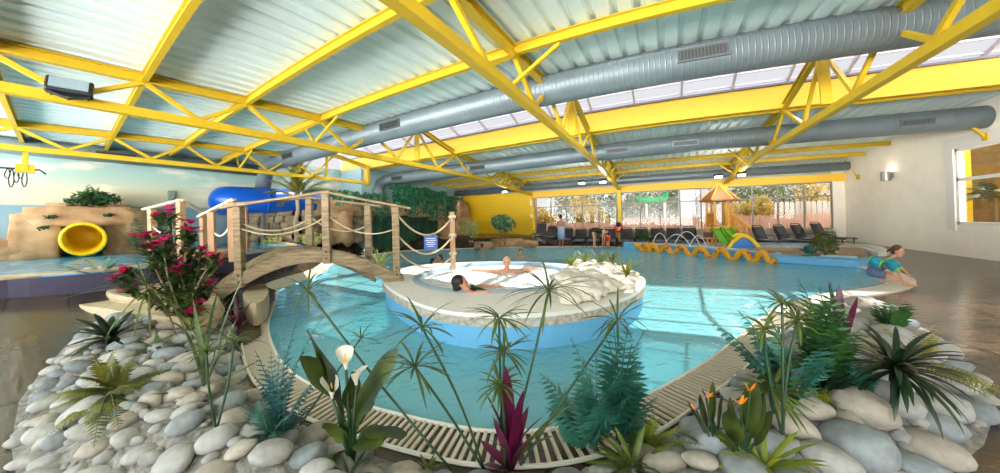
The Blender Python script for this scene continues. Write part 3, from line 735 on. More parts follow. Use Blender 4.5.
# ------------------------------------------------------------ rocks
def rock(mb,c,size,seed,block=.5,nsub=3,amp=.16,rz=None):
    bm=bmesh.new(); bmesh.ops.create_cube(bm,size=2)
    bmesh.ops.subdivide_edges(bm,edges=bm.edges[:],cuts=5,use_grid_fill=True)
    rz=random.Random(seed).uniform(0,6) if rz is None else rz; M=Matrix.Rotation(rz,3,'Z'); n=len(mb.v); bm.verts.index_update()
    for v in bm.verts:
        p=v.co.copy(); q=p.normalized()*1.15; p=p.lerp(q,1-block)
        nn=noise.noise(p*1.1+V(seed*3.1,seed,0))*amp*2+noise.noise(p*3+V(seed,0,seed*2))*amp*.7+abs(noise.noise(V(seed,p.z*3,2)))*-amp
        p=p*(1+nn); p=V(p.x*size[0]/2,p.y*size[1]/2,p.z*size[2]/2); mb.v.append(M@p+Vector(c))
    for f in bm.faces: mb.f.append(tuple(n+v.index for v in f.verts))
    bm.free()
def boulder(c,size,seed,label,block=.5,m=ROCKM,rz=None,name='boulder',group=None):
    mb=MB(); rock(mb,c,size,seed,block,rz=rz); o=mb.build(name,m,smooth=True,loc=tuple(c)); tag(o,label,'rock',group); return o
# tunnel rock
TX=-13.2; tc_=atX(83,239,TX)
t=thing('tunnel_rock','big sandstone rock on the painted wall pierced by a yellow tube slide','rock',(-14.4,tc_.y,.88))
mb=MB()
for c,s,sd in [((-14.35,tc_.y-.86,1.45),(1.5,.9,1.3),1),((-14.35,tc_.y+.92,1.55),(1.5,1.0,1.55),2),((-14.3,tc_.y+.05,2.0),(1.5,2.3,.55),3),((-14.5,tc_.y+.2,2.22),(1.2,1.8,.35),4),((-14.35,tc_.y-1.35,1.12),(1.4,.8,.6),5),((-14.45,tc_.y-1.9,1.0),(1.2,.8,.4),6)]: rock(mb,c,s,sd,.8,amp=.08,rz=0)
mb.build('rock_face',ROCKM,t,smooth=True)
mb=MB(); ax=V(-1,.05,.06)
mb.lathe([(.40,-.02),(.45,-.03),(.465,0),(.45,.06),(.40,.12),(.40,1.2)],tc_+V(.15,0,0),ax,28); mb.lathe([(.40,-.02),(.365,.02),(.36,1.25),(0.001,1.25)],tc_+V(.15,0,0),ax,28)
mb.build('tube_slide',mat('yellow_fibreglass',(.93,.76,.08),.3),t,smooth=True)
# blue tube slide
t=thing('tube_slide','large closed blue tube slide along the painted wall','water slide',(-14.3,4.2,1.4))
mb=MB(); yA=atX(222,200,-14.2).y; zc=2.66
pts=[V(-15.1,yA+.35,zc-.05),V(-14.6,yA+.15,zc),V(-14.3,yA+.35,zc),V(-14.2,yA+.9,zc),V(-14.2,yA+2.4,zc+.03),V(-14.2,yA+4.6,zc+.08),V(-14.6,yA+5.4,zc+.1)]
mb.tube(smoothline(pts,2),.53,24); mb.build('tube',mat('blue_fibreglass',(.03,.33,.74),.3),t,smooth=True)
for y in (yA+1.5,yA+3.2):
    mb=MB(); mb.tube([V(-14.2,y,zc),V(-14.2,y+.07,zc)],.57,24); mb.build('flange',mat('blue_fibreglass',(.03,.33,.74)),t,smooth=True)
    mb=MB(); mb.bar((-14.2,y,.9),(-14.2,y,zc-.5),.1,.1); mb.build('support',mat('grey_steel',(.4,.42,.44),.5),t)
# stone wall and doors under it
STW=mat('stacked_stone',(.66,.58,.46),.85,col2=(.45,.42,.36),scale=3,bump=.8,bscale=8)
t=thing('stone_wall','rough stacked stone wall with dark openings under the blue slide','wall',(-14.5,6.5,.7))
mb=MB(); rnd=random.Random(4)
def alongwall(u): return V(lerp(-14.75,-13.35,u),lerp(4.4,9.6,u),0)
for r_ in range(6):
    u=0
    while u<1:
        du=rnd.uniform(.06,.13)
        if not (.42<u+du/2<.50 or .58<u+du/2<.86 and r_<5):
            c=alongwall(u+du/2)+V(0,0,.8+r_*.27); 
            rock(mb,c,(du*5.2,.5,.30),rnd.randint(1,99),.85,amp=.08,rz=math.atan2(5.2,1.4))
        u+=du
mb.build('stones',STW,t,smooth=True)
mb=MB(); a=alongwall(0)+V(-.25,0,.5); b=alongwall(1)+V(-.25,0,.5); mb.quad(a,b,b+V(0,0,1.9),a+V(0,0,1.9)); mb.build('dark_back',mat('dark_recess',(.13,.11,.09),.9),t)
for k,(u,col) in enumerate(((.63,(.55,.43,.38)),(.70,(.62,.50,.42)),(.80,(.28,.18,.12)))):
    c=alongwall(u)+V(-.05,0,1.45); M=Matrix.Rotation(math.atan2(5.2,1.4),3,'Z'); mb=MB(); mb.box(c,(.34,.05,1.5),M); mb.build('door_panel',mat('door_panel_%d'%k,col,.6),t)
# overhanging rock with ivy, painted cave below
JUN=mat('painted_jungle',(.07,.20,.17),.8,col2=(.16,.36,.24),scale=2.6,detail=6,stretch=(1,1,.6))
mb=MB(); mb.box((-13.1,13.6,1.15),(.12,7.6,2.5)); o=mb.build('jungle_mural',JUN,loc=(-13.1,13.6,-.1)); tag(o,'dark green painted jungle panel in the recess under the ivy','mural')
mb=MB(); mb.quad((-13.39,6.3,.3),(-13.0,9.9,.3),(-13.0,9.9,2.5),(-13.39,6.3,2.5)) if False else None
rk=[((-13.3,8.6,2.35),(1.3,2.2,.95),11),((-13.1,10.4,2.5),(1.2,2.0,.8),12),((-12.9,12.0,2.4),(1.1,2.0,.8),13),((-12.9,13.6,2.35),(1.1,2.0,.85),14),((-12.9,15.3,2.2),(1.2,2.0,1.1),15),((-12.85,17.2,1.5),(1.6,1.8,3.0),16),((-13.0,8.4,1.4),(.8,.9,1.6),17),((-12.9,15.9,.9),(1.0,1.2,1.7),18)]
t=thing('rock_overhang','long sandstone rock ledge draped with ivy above the dark cave','rock',(-13,12.5,0))
mb=MB()
for c,s,sd in rk: rock(mb,c,s,sd,.6,amp=.16,rz=0)
mb.build('rock_face',ROCKM,t,smooth=True)
bl=[((440,243),(1.5,.9,.8),'pale boulder at the water edge below the ivy ledge'),((463,243),(1.2,.8,.55),'boulder beside the cream bush at the water edge'),((480,245),(1.0,.7,.5),'low boulder left of the small green tree'),((503,243),(1.9,.9,.55),'long flat sandstone boulder under the small green tree'),((526,243),(1.3,.7,.45),'beige boulder next to the yellow window column'),((417,243),(.9,.7,.35),'small boulder at the left end of the waterside rocks')]
for i,(px,s,lb) in enumerate(bl):
    p=G(px[0],px[1]+5,0); boulder((p.x-.1,p.y+.55,s[2]*.35),s,30+i,lb)
# stone slabs on the left terrace
def slab(px,z0,z1,label,seed):
    pl=[G(x,y,z1) for x,y in px]; cx_=sum(p.x for p in pl)/len(pl); cy_=sum(p.y for p in pl)/len(pl)
    pl=smoothpoly([(p.x,p.y) for p in pl],2); mb=MB(); n=len(pl); base=0; ringz=[(1.0,z0),(1.03,z0+(z1-z0)*.5),(1.0,z1-.03),(.97,z1)]
    for (k,z) in ringz:
        for i,p in enumerate(pl):
            kk=k+.03*noise.noise(V(p[0]*5,p[1]*5,z*9+seed)); mb.v.append(V(cx_+(p[0]-cx_)*kk,cy_+(p[1]-cy_)*kk,z))
    for r_ in range(3):
        for i in range(n): a=r_*n+i;b=r_*n+(i+1)%n; mb.f.append((a,b,b+n,a+n))
    mb.f.append(tuple(3*n+i for i in range(n)))
    o=mb.build('stone_slab',mat('flagstone',(.70,.62,.50),.8,col2=(.78,.71,.60),scale=2.5,bump=.6,bscale=9),loc=(cx_,cy_,z0)); tag(o,label,'rock')
slab([(68,298),(85,289),(125,284),(175,282),(215,290),(225,305),(190,318),(140,316),(105,309),(75,306)],.25,.50,'large flat beige flagstone on the left terrace below the flowering shrub',1)
slab([(102,290),(120,283),(160,279),(195,282),(190,292),(150,297),(115,297)],.5,.60,'smaller flagstone step lying on the large one',2)
slab([(240,291),(262,282),(270,287),(266,300),(250,306)],.05,.40,'brown rock block under the left foot of the arched bridge',3)
# ------------------------------------------------------------ loungers
FAB=mat('charcoal_mesh',(.17,.165,.18),.7,bump=.2,bscale=200); FRM=mat('dark_lounger_frame',(.13,.13,.14),.4); CUSH=mat('grey_blue_seat',(.33,.34,.40),.75)
def make_lounger():
    t=thing('sun_lounger','sun lounger','sun lounger',(0,0,0))
    for sx in (-.31,.31):
        mb=MB(); mb.tube([V(sx,-.95,.30),V(sx,.35,.32)],.028,6); mb.build('side_rail',FRM,t)
    for sx in (-.31,.31):
        for y in (-.8,.3):
            mb=MB(); mb.tube([V(sx,y,.3),V(sx*1.05,y-.04,.0)],.024,6); mb.build('leg',FRM,t)
    mb=MB(); mb.box((0,-.3,.325),(.60,1.28,.035),bev=.012); mb.build('seat',CUSH,t)
    mb=MB(); M=Matrix.Rotation(math.radians(62),3,'X'); mb.box(V(0,.50,.62),(.60,.72,.035),M,bev=.01)
    mb.build('backrest',FAB,t)
    mb=MB(); a=V(0,.345,.33); dr=V(0,math.cos(math.radians(62)),math.sin(math.radians(62)))
    pts=[a+V(-.31,0,0),a+V(-.31,0,0)+dr*.66,a+V(-.22,0,0)+dr*.76,a+V(.22,0,0)+dr*.76,a+V(.31,0,0)+dr*.66,a+V(.31,0,0)]; mb.tube(pts,.022,6); mb.build('back_frame',FRM,t)
    for sx in (-.33,.33):
        mb=MB(); mb.tube([V(sx,-.05,.33),V(sx,-.02,.52),V(sx,.42,.54)],.02,6); mb.build('armrest',FRM,t)
    return t
lg=[541,552.5,567,580.5,594.5,610,627,642,658.6,674.7,691]
lab=['leftmost dark sun lounger beside the yellow wall','dark sun lounger just left of the standing man','dark sun lounger just right of the standing man','third dark sun lounger right of the yellow corner column','dark sun lounger left of the bending bather','dark sun lounger behind the bending bather','dark sun lounger just right of the middle yellow column','dark sun lounger half hidden by the potted bush','first dark lounger right of the potted bush','second dark lounger right of the potted bush','dark lounger closest to the playground tower on its left']
L0=make_lounger()
for i,x in enumerate(lg):
    p=atY(x,233,17.35); o=L0 if i==0 else dup(L0,(0,0,0))
    o.location=(p.x,17.15,floorz(p.x,17.1)); o.rotation_euler=(0,0,random.uniform(-.06,.06)+.12); o['label']=lab[i]; o['group']='dark loungers along the far windows'
lab2=['dark lounger right of the playground tower, first of four','dark lounger second from the tower on the right','dark lounger second from the right wall','dark lounger nearest the right wall, standing by the green plant']
for i,x in enumerate((763,785,803,823.5)):
    p=atY(x,233,17.5); o=dup(L0,(p.x+.15,17.3,floorz(p.x,17.2)),rz=.5); o['label']=lab2[i]; o['group']='dark loungers along the far windows'
# ------------------------------------------------------------ playground tower
TY=15.6; f_=lambda x,y,Y=TY: atY(x,y,Y)
TW=mat('orange_playground_timber',(.85,.60,.22),.55,var=.1,scale=6); TW2=mat('brown_tower_roof',(.52,.34,.20),.6,var=.12,scale=8,stretch=(1,1,5))
apex=f_(717,184); el=f_(700,201); er=f_(738,200); cx_=(el.x+er.x)/2; R_=(er.x-el.x)/2*1.08; ez=(el.z+er.z)/2
t=thing('play_tower','orange timber playground tower with a brown pointed roof and green slides','play tower',(cx_,TY,.28))
mb=MB(); n=6
for i in range(n):
    a=2*PI*i/n; b=2*PI*(i+1)/n
    p=V(cx_+R_*math.cos(a),TY+R_*math.sin(a),ez); q=V(cx_+R_*math.cos(b),TY+R_*math.sin(b),ez); ap=V(cx_,TY,apex.z)
    mb.face([p,q,ap]); mb.face([p+V(0,0,-.05),q+V(0,0,-.05),q,p]); 
    mb.face([p+V(0,0,-.05),V(cx_,TY,ez-.05),q+V(0,0,-.05)])
mb.build('roof',TW2,t)
mb=MB()
for i in range(n):
    a=2*PI*i/n; p=V(cx_+R_*math.cos(a),TY+R_*math.sin(a),ez+.01); mb.bar(p,(cx_,TY,apex.z+.02),.05,.04)
mb.build('roof_trim',TW,t)
r2=R_*.62
for i in range(n):
    a=2*PI*i/n+.0; mb=MB(); mb.bar((cx_+r2*math.cos(a),TY+r2*math.sin(a),.25),(cx_+r2*math.cos(a),TY+r2*math.sin(a),ez),.09,.09,up=(1,0,0)); mb.build('post',TW,t)
zp=f_(717,226).z
mb=MB(); mb.lathe([(0.001,zp-.06),(r2*1.1,zp-.06),(r2*1.1,zp+.02),(.001,zp+.02)],(cx_,TY,0),n=6); mb.build('platform',TW,t)
for i in (3,4,5,2):
    a=2*PI*i/n; b=2*PI*(i+1)/n; p=V(cx_+r2*math.cos(a),TY+r2*math.sin(a),0); q=V(cx_+r2*math.cos(b),TY+r2*math.sin(b),0)
    if i==4: continue
    mb=MB()
    for k in range(5): u=lerp(.08,.92,k/4); c=p.lerp(q,u); mb.bar((c.x,c.y,zp+.05),(c.x,c.y,zp+.55),.10,.03,up=(q-p))
    mb.bar(p+V(0,0,zp+.58),q+V(0,0,zp+.58),.05,.06); mb.build('railing_panel',TW,t)
    mb=MB(); mb.bar(p+V(0,0,zp+1.05),q+V(0,0,zp+1.05),.05,.06); mb.build('crossbar',TW,t)
mb=MB(); c=f_(708,235,TY-.6); mb.box((c.x,TY-.55,c.z),(.35,.12,.22)); mb.build('base_panel',mat('dark_brown_panel',(.35,.18,.12),.6),t)
GRN=mat('green_plastic',(.35,.62,.12),.35)
for (a,b) in (((716,229),(725,244)),((726,229),(736,239))):
    A=f_(*a,TY-.5); B=f_(*b,TY-1.5); mb=MB(); pts=[A,A.lerp(B,.5)-V(0,0,.04),B]
    for sg in (-1,0,1):
        for i in range(2):
            p,q=pts[i]+V(sg*.17,0,.06 if sg else 0),pts[i+1]+V(sg*.17,0,.06 if sg else 0); mb.bar(p,q,.05 if sg else .32,.10 if sg else .03)
    mb.build('green_slide',GRN,t)
A=f_(729,224,TY-.1); B=f_(749,240,TY-.6); mb=MB()
for sg in (-.25,.25): mb.bar(A+V(0,sg,0),B+V(0,sg,0),.05,.12)
for k in range(7): c=A.lerp(B,k/6); mb.box(c,(.12,.5,.03))
mb.build('stair',TW,t)
for sg in (-.25,.25):
    mb=MB(); mb.bar(A+V(0,sg,.5),B+V(0,sg,.5),.05,.08)
    for k in range(6): c=A.lerp(B,k/5)+V(0,sg,0); mb.bar(c,c+V(0,0,.5),.04,.04)
    mb.build('stair_railing',TW,t)
# arched slide
SY=13.6
t=thing('arch_slide','small arched blue and yellow children slide standing in shallow water','slide',tuple(atY(745,252,SY)))
pts=[atY(x,y,SY) for x,y in ((727,250),(731,244),(737,238),(743,235.5),(750,238),(757,245),(763,254))]; pts=smoothline(pts,2)
for sg in (-.0,.75):
    mb=MB(); mb.tube([p+V(0,sg,0) for p in pts],.075,8); mb.build('side_rim',mat('yellow_plastic',(.96,.80,.15),.35),t,smooth=True)
mb=MB()
for i in range(len(pts)-1): mb.quad(pts[i]-V(0,0,.04),pts[i+1]-V(0,0,.04),pts[i+1]+V(0,.75,-.04),pts[i]+V(0,.75,-.04))
mb.build('slide_surface',mat('blue_plastic',(.10,.50,.85),.35),t)
mb=MB(); pb=[p for p in pts]
mb.face([pb[0]+V(0.1,.08,0)]+[p+V(0,.08,-.06) for p in pb[2:-2]]+[pb[-1]+V(-.1,.08,0)]) 
mb.build('side_panel',mat('blue_plastic',(.1,.5,.85)),t)
# snake
def on_edge(x):
    d=ray(x,252); A=V(-1.15,15.72); B=V(3.62,11.82); D=B-A; # solve C0+s d = A+t D
    det=d.x*(-D.y)-d.y*(-D.x); s=(A.x*(-D.y)-A.y*(-D.x))/det; return V(d.x*s,d.y*s,0)
SNK=mat('snake_yellow_red',(.90,.62,.10),.4)
nt=SNK.node_tree; N=nt.nodes; L=nt.links
vo=N.new('ShaderNodeTexVoronoi'); vo.inputs['Scale'].default_value=5.0; tcn=N.new('ShaderNodeTexCoord'); L.new(tcn.outputs['Object'],vo.inputs['Vector'])
rr=N.new('ShaderNodeValToRGB'); rr.color_ramp.interpolation='CONSTANT'; rr.color_ramp.elements[0].color=(*lin((.85,.18,.05)),1); rr.color_ramp.elements[1].position=.26; rr.color_ramp.elements[1].color=(*lin((.90,.64,.12)),1)
L.new(vo.outputs['Distance'],rr.inputs[0]); L.new(rr.outputs[0],N['Principled BSDF'].inputs['Base Color'])
pk=[641,647,653.5,664.5,681,700,721,743,762.5]; path=[]
xs=[639]; 
seq=[(639,0.12)]
for i,p in enumerate(pk[1:]):
    prev=pk[i]; seq.append(((prev+p)/2,-.06)); seq.append((p,.30))
seq+= [(771,-.02),(776,.06)]
raw=[on_edge(x)+V(0,0,z) for x,z in seq]
dense=[]
for i in range(len(raw)-1):
    for k in range(8):
        u=k/8; w_=(1-math.cos(PI*u))/2; p=raw[i].lerp(raw[i+1],u); p.z=lerp(raw[i].z,raw[i+1].z,w_)
        dense.append(p)
dense.append(raw[-1])
t=thing('snake_float','long yellow and red wavy snake figure along the children pool edge','snake figure',tuple(raw[4]))
mb=MB(); mb.tube(dense,[.11]*len(dense),12); mb.build('body',SNK,t,smooth=True)
mb=MB(); h=on_edge(640)+V(-.1,.05,.2); mb.ell(h,(.2,.24,.16),nu=12,nv=8); mb.build('head',SNK,t,smooth=True)
for sg in (-1,1): mb=MB(); mb.ell(h+V(.09*sg,-.17,.1),.04,nu=8,nv=6); mb.build('eye',WHITE,t,smooth=True)
# water arcs of the splash pool
jets=[(652,668,9),(664,690,8),(674,700,10),(690,706,7)]
for i,(xa,xb,h) in enumerate(jets):
    a=atY(xa,246,14.9); b=atY(xb,246,14.4); a.z=b.z=.3; mb=MB(); mb.tube(rope_pts(a,b,-h*.06,12),.016,5); o=mb.build('water_jet',mat('white_spray',(.92,.95,.97),.3),smooth=True,loc=tuple(a))
    tag(o,'thin arc of white water spraying in the shallow pool behind the snake','water jet',group='water jets')
# ------------------------------------------------------------ fittings
def floodlight(P,face,label,s=1.0,lit=True,col=(.07,.08,.10)):
    t=thing('floodlight',label,'lamp',tuple(P)); d,sd,u=basis(Vector(face)); M=Matrix((sd,d,u)).transposed(); P=Vector(P)
    mb=MB(); mb.box(P,(.46*s,.14*s,.24*s),M,bev=.02*s); mb.build('housing',BLK,t)
    mb=MB(); mb.box(P+d*.08*s,(.38*s,.02*s,.17*s),M); mb.build('lens',mat('lit_lens',(.9,.92,.95),.2,emit=((.95,.97,1),2.2)) if lit else mat('grey_lens',(.50,.58,.62),.15),t)
    mb=MB(); mb.bar(P-u*.12*s-sd*.2*s,P-u*.2*s,.03,.03); mb.bar(P-u*.12*s+sd*.2*s,P-u*.2*s,.03,.03); mb.build('bracket',BLK,t)
    mb=MB(); 
    for k in range(7): mb.box(P-d*.085*s+sd*(k-3)*.06*s,(.012*s,.05*s,.2*s),M)
    mb.build('cooling_fins',BLK,t)
    return t
p=atX(70,89,-7.2); floodlight((p.x,p.y,p.z+.02),V(.85,-.12,.35),'black floodlight clamped on the yellow truss at upper left',1.05,False)
p=atX(57,101,-7.3)
for i,(px,X,Y) in enumerate([((505,190.5),-7.0,14.6),((582,182),-2.35,14.6),((603,181),-1.6,14.6),((718,176),3.05,14.9),((741,174),3.85,14.9)]):
    q=atY(px[0],px[1],Y); floodlight((q.x,Y,q.z),V(0,-.55,-1),['floodlight under the far end of the left truss','floodlight left of the far end of the middle truss','floodlight right of the far end of the middle truss','floodlight just left of the truss above the tower roof','floodlight right of the truss above the tower roof'][i],.75,True)
    pl=bpy.data.lights.new('floodlight_beam','POINT'); pl.energy=40; pl.shadow_soft_size=.12; pl.color=(1,.95,.88); po=bpy.data.objects.new('floodlight_beam',pl); po.location=(q.x,Y-.12,q.z-.22); COL.objects.link(po)
P=atX(889,176,8.5); t=thing('wall_lamp','brushed metal cylinder lamp shining up the right wall','lamp',(8.57,P.y,P.z))
mb=MB(); mb.lathe([(.13,-.17),(.15,-.17),(.15,.17),(.13,.17),(.13,-.17)],(8.42,P.y,P.z),n=20); mb.build('shade',mat('brushed_metal',(.62,.60,.57),.35,metal=.7),t,smooth=False)
mb=MB(); mb.box((8.575,P.y,P.z),(.09,.12,.16)); mb.build('bracket',mat('brushed_metal',(.62,.6,.57)),t)
mb=MB(); mb.ell((8.42,P.y,P.z),.05,nu=10,nv=6); mb.build('bulb',mat('warm_bulb',(1,.9,.7),.3,emit=((1,.85,.6),12)),t,smooth=True)
pl=bpy.data.lights.new('wall_lamp_glow','POINT'); pl.energy=4; pl.shadow_soft_size=.06; pl.color=(1,.85,.65); po=bpy.data.objects.new('wall_lamp_glow',pl); po.location=(8.42,P.y,P.z+.2); COL.objects.link(po)
P=atX(840,210,8.5); t=thing('wall_box','beige ribbed box mounted on the right wall near the corner','box',(8.54,P.y,P.z-.3))
mb=MB(); mb.box((8.52,P.y,P.z),(.18,.42,.56),bev=.02); mb.build('housing',mat('beige_box',(.74,.66,.52),.5),t)
mb=MB()
for k in range(5): mb.box((8.42,P.y,P.z-.2+k*.1),(.02,.34,.04))
mb.build('louvre',mat('box_louvre',(.50,.44,.36),.5),t)
for (y,lb) in ((203,'white box lamp high on the yellow corner column'),(216,'smaller white box lower on the yellow corner column')):
    q=atY(533,y,17.95); mb=MB(); mb.box((-7.35,17.97,q.z),(.16,.1,.34 if y==203 else .2),bev=.02); o=mb.build('wall_box',WHITE,loc=(-7.35,17.97,q.z)); tag(o,lb,'box')
q=atX(172,195,-14.9); mb=MB(); mb.box((-15.1,q.y,q.z),(.2,.22,.34),bev=.02); mb.box((-14.98,q.y,q.z),(.02,.16,.26)); o=mb.build('wall_speaker',mat('grey_speaker',(.50,.53,.52),.5),loc=(-15.1,q.y,q.z)); tag(o,'small grey speaker on the painted sky wall','speaker')
# life ring on the middle column
q=atY(617,228,17.9); t=thing('life_ring','red life ring with blue cover hung on the middle yellow column','life ring',tuple(V(-2.0,17.95,q.z)))
mb=MB(); c=V(-2.0,17.97,q.z); mb.tube([c+V(.2*math.cos(a),0,.2*math.sin(a)) for a in [2*PI*k/20 for k in range(21)]],.06,8,False); mb.build('ring',mat('life_red',(.85,.12,.10),.5),t,smooth=True)
mb=MB(); mb.ell(c+V(0,-.02,.2),(.17,.09,.14)); mb.build('cover',mat('navy_cover',(.10,.14,.35),.6),t,smooth=True)
# hook bar with hanging ropes at far left
A=atX(-12,167,-12.9); B=atX(40,170,-12.9); t=thing('hanging_rail','black bar hung from the left truss with loops of rope','rail',tuple((A+B)/2))
mb=MB(); mb.tube([A,B,B+V(0,.1,-.1)],.022,6); mb.build('bar',BLK,t)
m_=atX(26,170,-12.9); mb=MB(); mb.bar((-12.75,m_.y,m_.z-.02),(-12.75,m_.y,3.6),.09,.09,up=(1,0,0)); mb.box((-12.8,m_.y,m_.z+.02),(.16,.3,.2)); mb.build('yellow_bracket',YEL,t)
for k,x in enumerate((8,12,17,21,25)):
    p=atX(x,169,-12.9); L_=.25+.12*((k*2)%3); pts=[p,p+V(0,-.05,-L_*.6),p+V(0,0,-L_),p+V(0,.05,-L_*.6),p+V(0,.02,0)]
    mb=MB(); mb.tube(smoothline(pts,2),.012,5); mb.build('hanging_rope',mat('dark_rope',(.12,.16,.15),.8),t,smooth=True)

for (a,b,lb) in (((967,124),(984,137),'yellow angled bracket on the right wall above the window'),((845,160),(858,177),'yellow angled bracket near the far end of the right wall')):
    A=atX(a[0],a[1],8.2); B=atX(b[0],b[1],8.56); t=thing('wall_bracket',lb,'bracket',tuple(B)); mb=MB(); mb.bar(A,B,.06,.06); mb.build('brace',YEL,t); mb=MB(); mb.box(B+V(.02,0,0),(.06,.18,.2),bev=.01); mb.build('mounting_plate',YEL,t)
# ------------------------------------------------------------ outside the windows
GRASS=mat('outside_paving',(.72,.66,.58),.9,col2=(.60,.56,.42),scale=1.2)
mb=MB(); mb.quad((-40,18.52,-.12),(45,18.52,-.12),(45,70,-.12),(-40,70,-.12)); struct(mb.build('floor_outside',GRASS))
PINK=mat('pink_fence_boards',(.74,.58,.50),.75,var=.06,scale=2); WFN=mat('whitish_fence_boards',(.72,.68,.62),.75,var=.05,scale=2)
def fence(x0,x1,y,h,m,label,pitch=.17,pointed=True):
    t=thing('fence',label,'fence',((x0+x1)/2,y,-.1)); mb=MB(); x=x0; rnd=random.Random(int(x0*10)+int(h*10))
    while x<x1:
        hh=h+rnd.uniform(-.05,.05); w=pitch*.82; z0=-.1
        mb.face([(x,y,z0),(x+w,y,z0),(x+w,y,hh-.08),(x+w/2,y,hh),(x,y,hh-.08)]); mb.face([(x,y+.02,z0),(x,y+.02,hh-.08),(x+w/2,y+.02,hh),(x+w,y+.02,hh-.08),(x+w,y+.02,z0)])
        x+=pitch
    mb.build('boards',m,t)
    mb=MB(); 
    for z in (.35,h*.72): mb.bar((x0,y+.05,z),(x1,y+.05,z),.05,.08)
    mb.build('rails',m,t)
fence(-2.0,12.5,21.4,1.55,PINK,'low pink picket fence outside the right half of the windows')
fence(3.5,13.5,24.0,2.35,WFN,'taller whitish board fence behind the pink one outside',.3)
fence(-12,-2.2,23.2,1.25,PINK,'pink picket fence outside the left windows',.2)
LEAFS=[mat('outdoor_leaf_green',(.34,.42,.18),.7,var=.3,scale=3,trans=.3),mat('outdoor_leaf_yellow',(.72,.62,.28),.7,var=.2,scale=3,trans=.3),mat('outdoor_leaf_olive',(.44,.45,.24),.7,var=.25,scale=3,trans=.3)]
BARK=mat('grey_bark',(.40,.33,.26),.9,bump=.6)
def leafcloud(mb,c,r,n,ls,rnd,flat=1):
    for _ in range(n):
        u=V(rnd.gauss(0,1),rnd.gauss(0,1),rnd.gauss(0,1)).normalized(); q=rnd.uniform(.55,1.0)**.5
        p=Vector(c)+V(u.x*r[0],u.y*r[1],u.z*r[2])*q; a=V(rnd.gauss(0,1),rnd.gauss(0,1),rnd.gauss(0,.7)).normalized(); b=a.cross(V(rnd.gauss(0,1),rnd.gauss(0,1),rnd.gauss(0,1))).normalized(); s=ls*rnd.uniform(.6,1.3)
        mb.face([p-a*s,p+b*s*.4,p+a*s,p-b*s*.4])
def bushtree(x,y,h,w,k,label,trunk=True,n=1500,ls=.16,cat='tree',name='tree',seed=0,zb=-.1):
    rnd=random.Random(seed+int(x*7)); t=thing(name,label,cat,(x,y,zb)); mb=MB()
    for _ in range(6): leafcloud(mb,(x+rnd.uniform(-.45,.45)*w,y+rnd.uniform(-.3,.3)*w,zb+h*rnd.uniform(.45,.85)),(w*.42,w*.4,h*.28),n//6,ls,rnd)
    mb.build('foliage',LEAFS[k],t)
    mb=MB(); mb.tube([(x,y,zb),(x+.05,y,zb+h*.3),(x-.03,y,zb+h*.7)],[.1,.08,.04],7)
    for s in range(4): a=rnd.uniform(0,6); mb.tube([(x,y,zb+h*.35),(x+math.cos(a)*w*.35,y+math.sin(a)*w*.3,zb+h*.7)],[.05,.02],5)
    mb.build('trunk',BARK,t)
tr=[(-11.5,26,3.6,3.0,0,'green tree outside the leftmost windows'),(-9.2,24.5,2.6,2.2,1,'yellow bush outside behind the standing man'),(-6.8,27,4.4,3.4,2,'olive tree outside left of the middle column'),(-5.2,24.6,3.2,2.0,1,'golden tree outside between the loungers and the middle column'),(-3.2,28,4.4,3.2,0,'green tree outside just left of the middle column'),(-.8,30,4.6,3,2,'olive tree outside left of the green water slide'),(6.5,28.5,4.6,3.6,0,'large green tree outside right of the tower roof'),(5.8,22.6,2.6,1.7,1,'bright yellow bush outside between the two fences'),(9.8,29.5,4.8,3.8,2,'olive tree outside near the right corner'),(12.8,28,4.4,3.4,1,'yellowish tree outside at the right end of the windows'),(2.0,31,4.4,2.8,0,'dark green tree outside behind the tower')]
for i,a in enumerate(tr): bushtree(*a,seed=i)
# outdoor green water slide
t=thing('water_slide','green open water slide curving on posts outside the window','water slide',(1.2,26,-.1))
p=[atY(638,196,26),atY(646,197,26),atY(655,198,25.5),atY(664,195,25.5),atY(669,190,26),atY(662,186,27)]
GS=mat('green_slide_plastic',(.10,.68,.42),.4); mb=MB(); pp=smoothline(p,2)
for i in range(len(pp)-1):
    for k in range(6):
        a0=PI+PI*k/6; a1=PI+PI*(k+1)/6; o0=lambda a:V(.0,.55*math.cos(a),.55*math.sin(a))
        mb.quad(pp[i]+o0(a0),pp[i+1]+o0(a0),pp[i+1]+o0(a1),pp[i]+o0(a1))
mb.build('chute',GS,t,smooth=True)
for i in (1,3): mb=MB(); mb.bar((p[i].x,p[i].y,-.1),(p[i].x,p[i].y,p[i].z-.5),.15,.15); mb.build('support',WHITE,t)
mb=MB(); c=atY(686,195,28); mb.box((c.x,28,2.2),(1.2,1.2,4.6)); o=mb.build('slide_stair_tower',mat('pale_tower',(.80,.80,.84),.6),loc=(c.x,28,-.1)); tag(o,'pale stair tower of the outdoor slide behind the window','tower')
t=thing('mobile_home','low white holiday cabin outside the leftmost windows','cabin',(-11.2,30,-.1))
mb=MB(); mb.box((-11.6,30,1.25),(4.6,2.4,2.2)); mb.build('wall',mat('cabin_white',(.90,.90,.92),.6),t)
mb=MB(); mb.face([(-14.1,28.7,2.35),(-9.1,28.7,2.35),(-9.1,30,2.9),(-14.1,30,2.9)]); mb.face([(-14.1,31.3,2.35),(-14.1,30,2.9),(-9.1,30,2.9),(-9.1,31.3,2.35)]); mb.build('roof',mat('cabin_roof',(.62,.66,.76),.6),t)
for x in (-12.9,-11.2): mb=MB(); mb.box((x,28.78,1.5),(.8,.04,.7)); mb.build('window',mat('cabin_glass',(.35,.45,.6),.2),t)
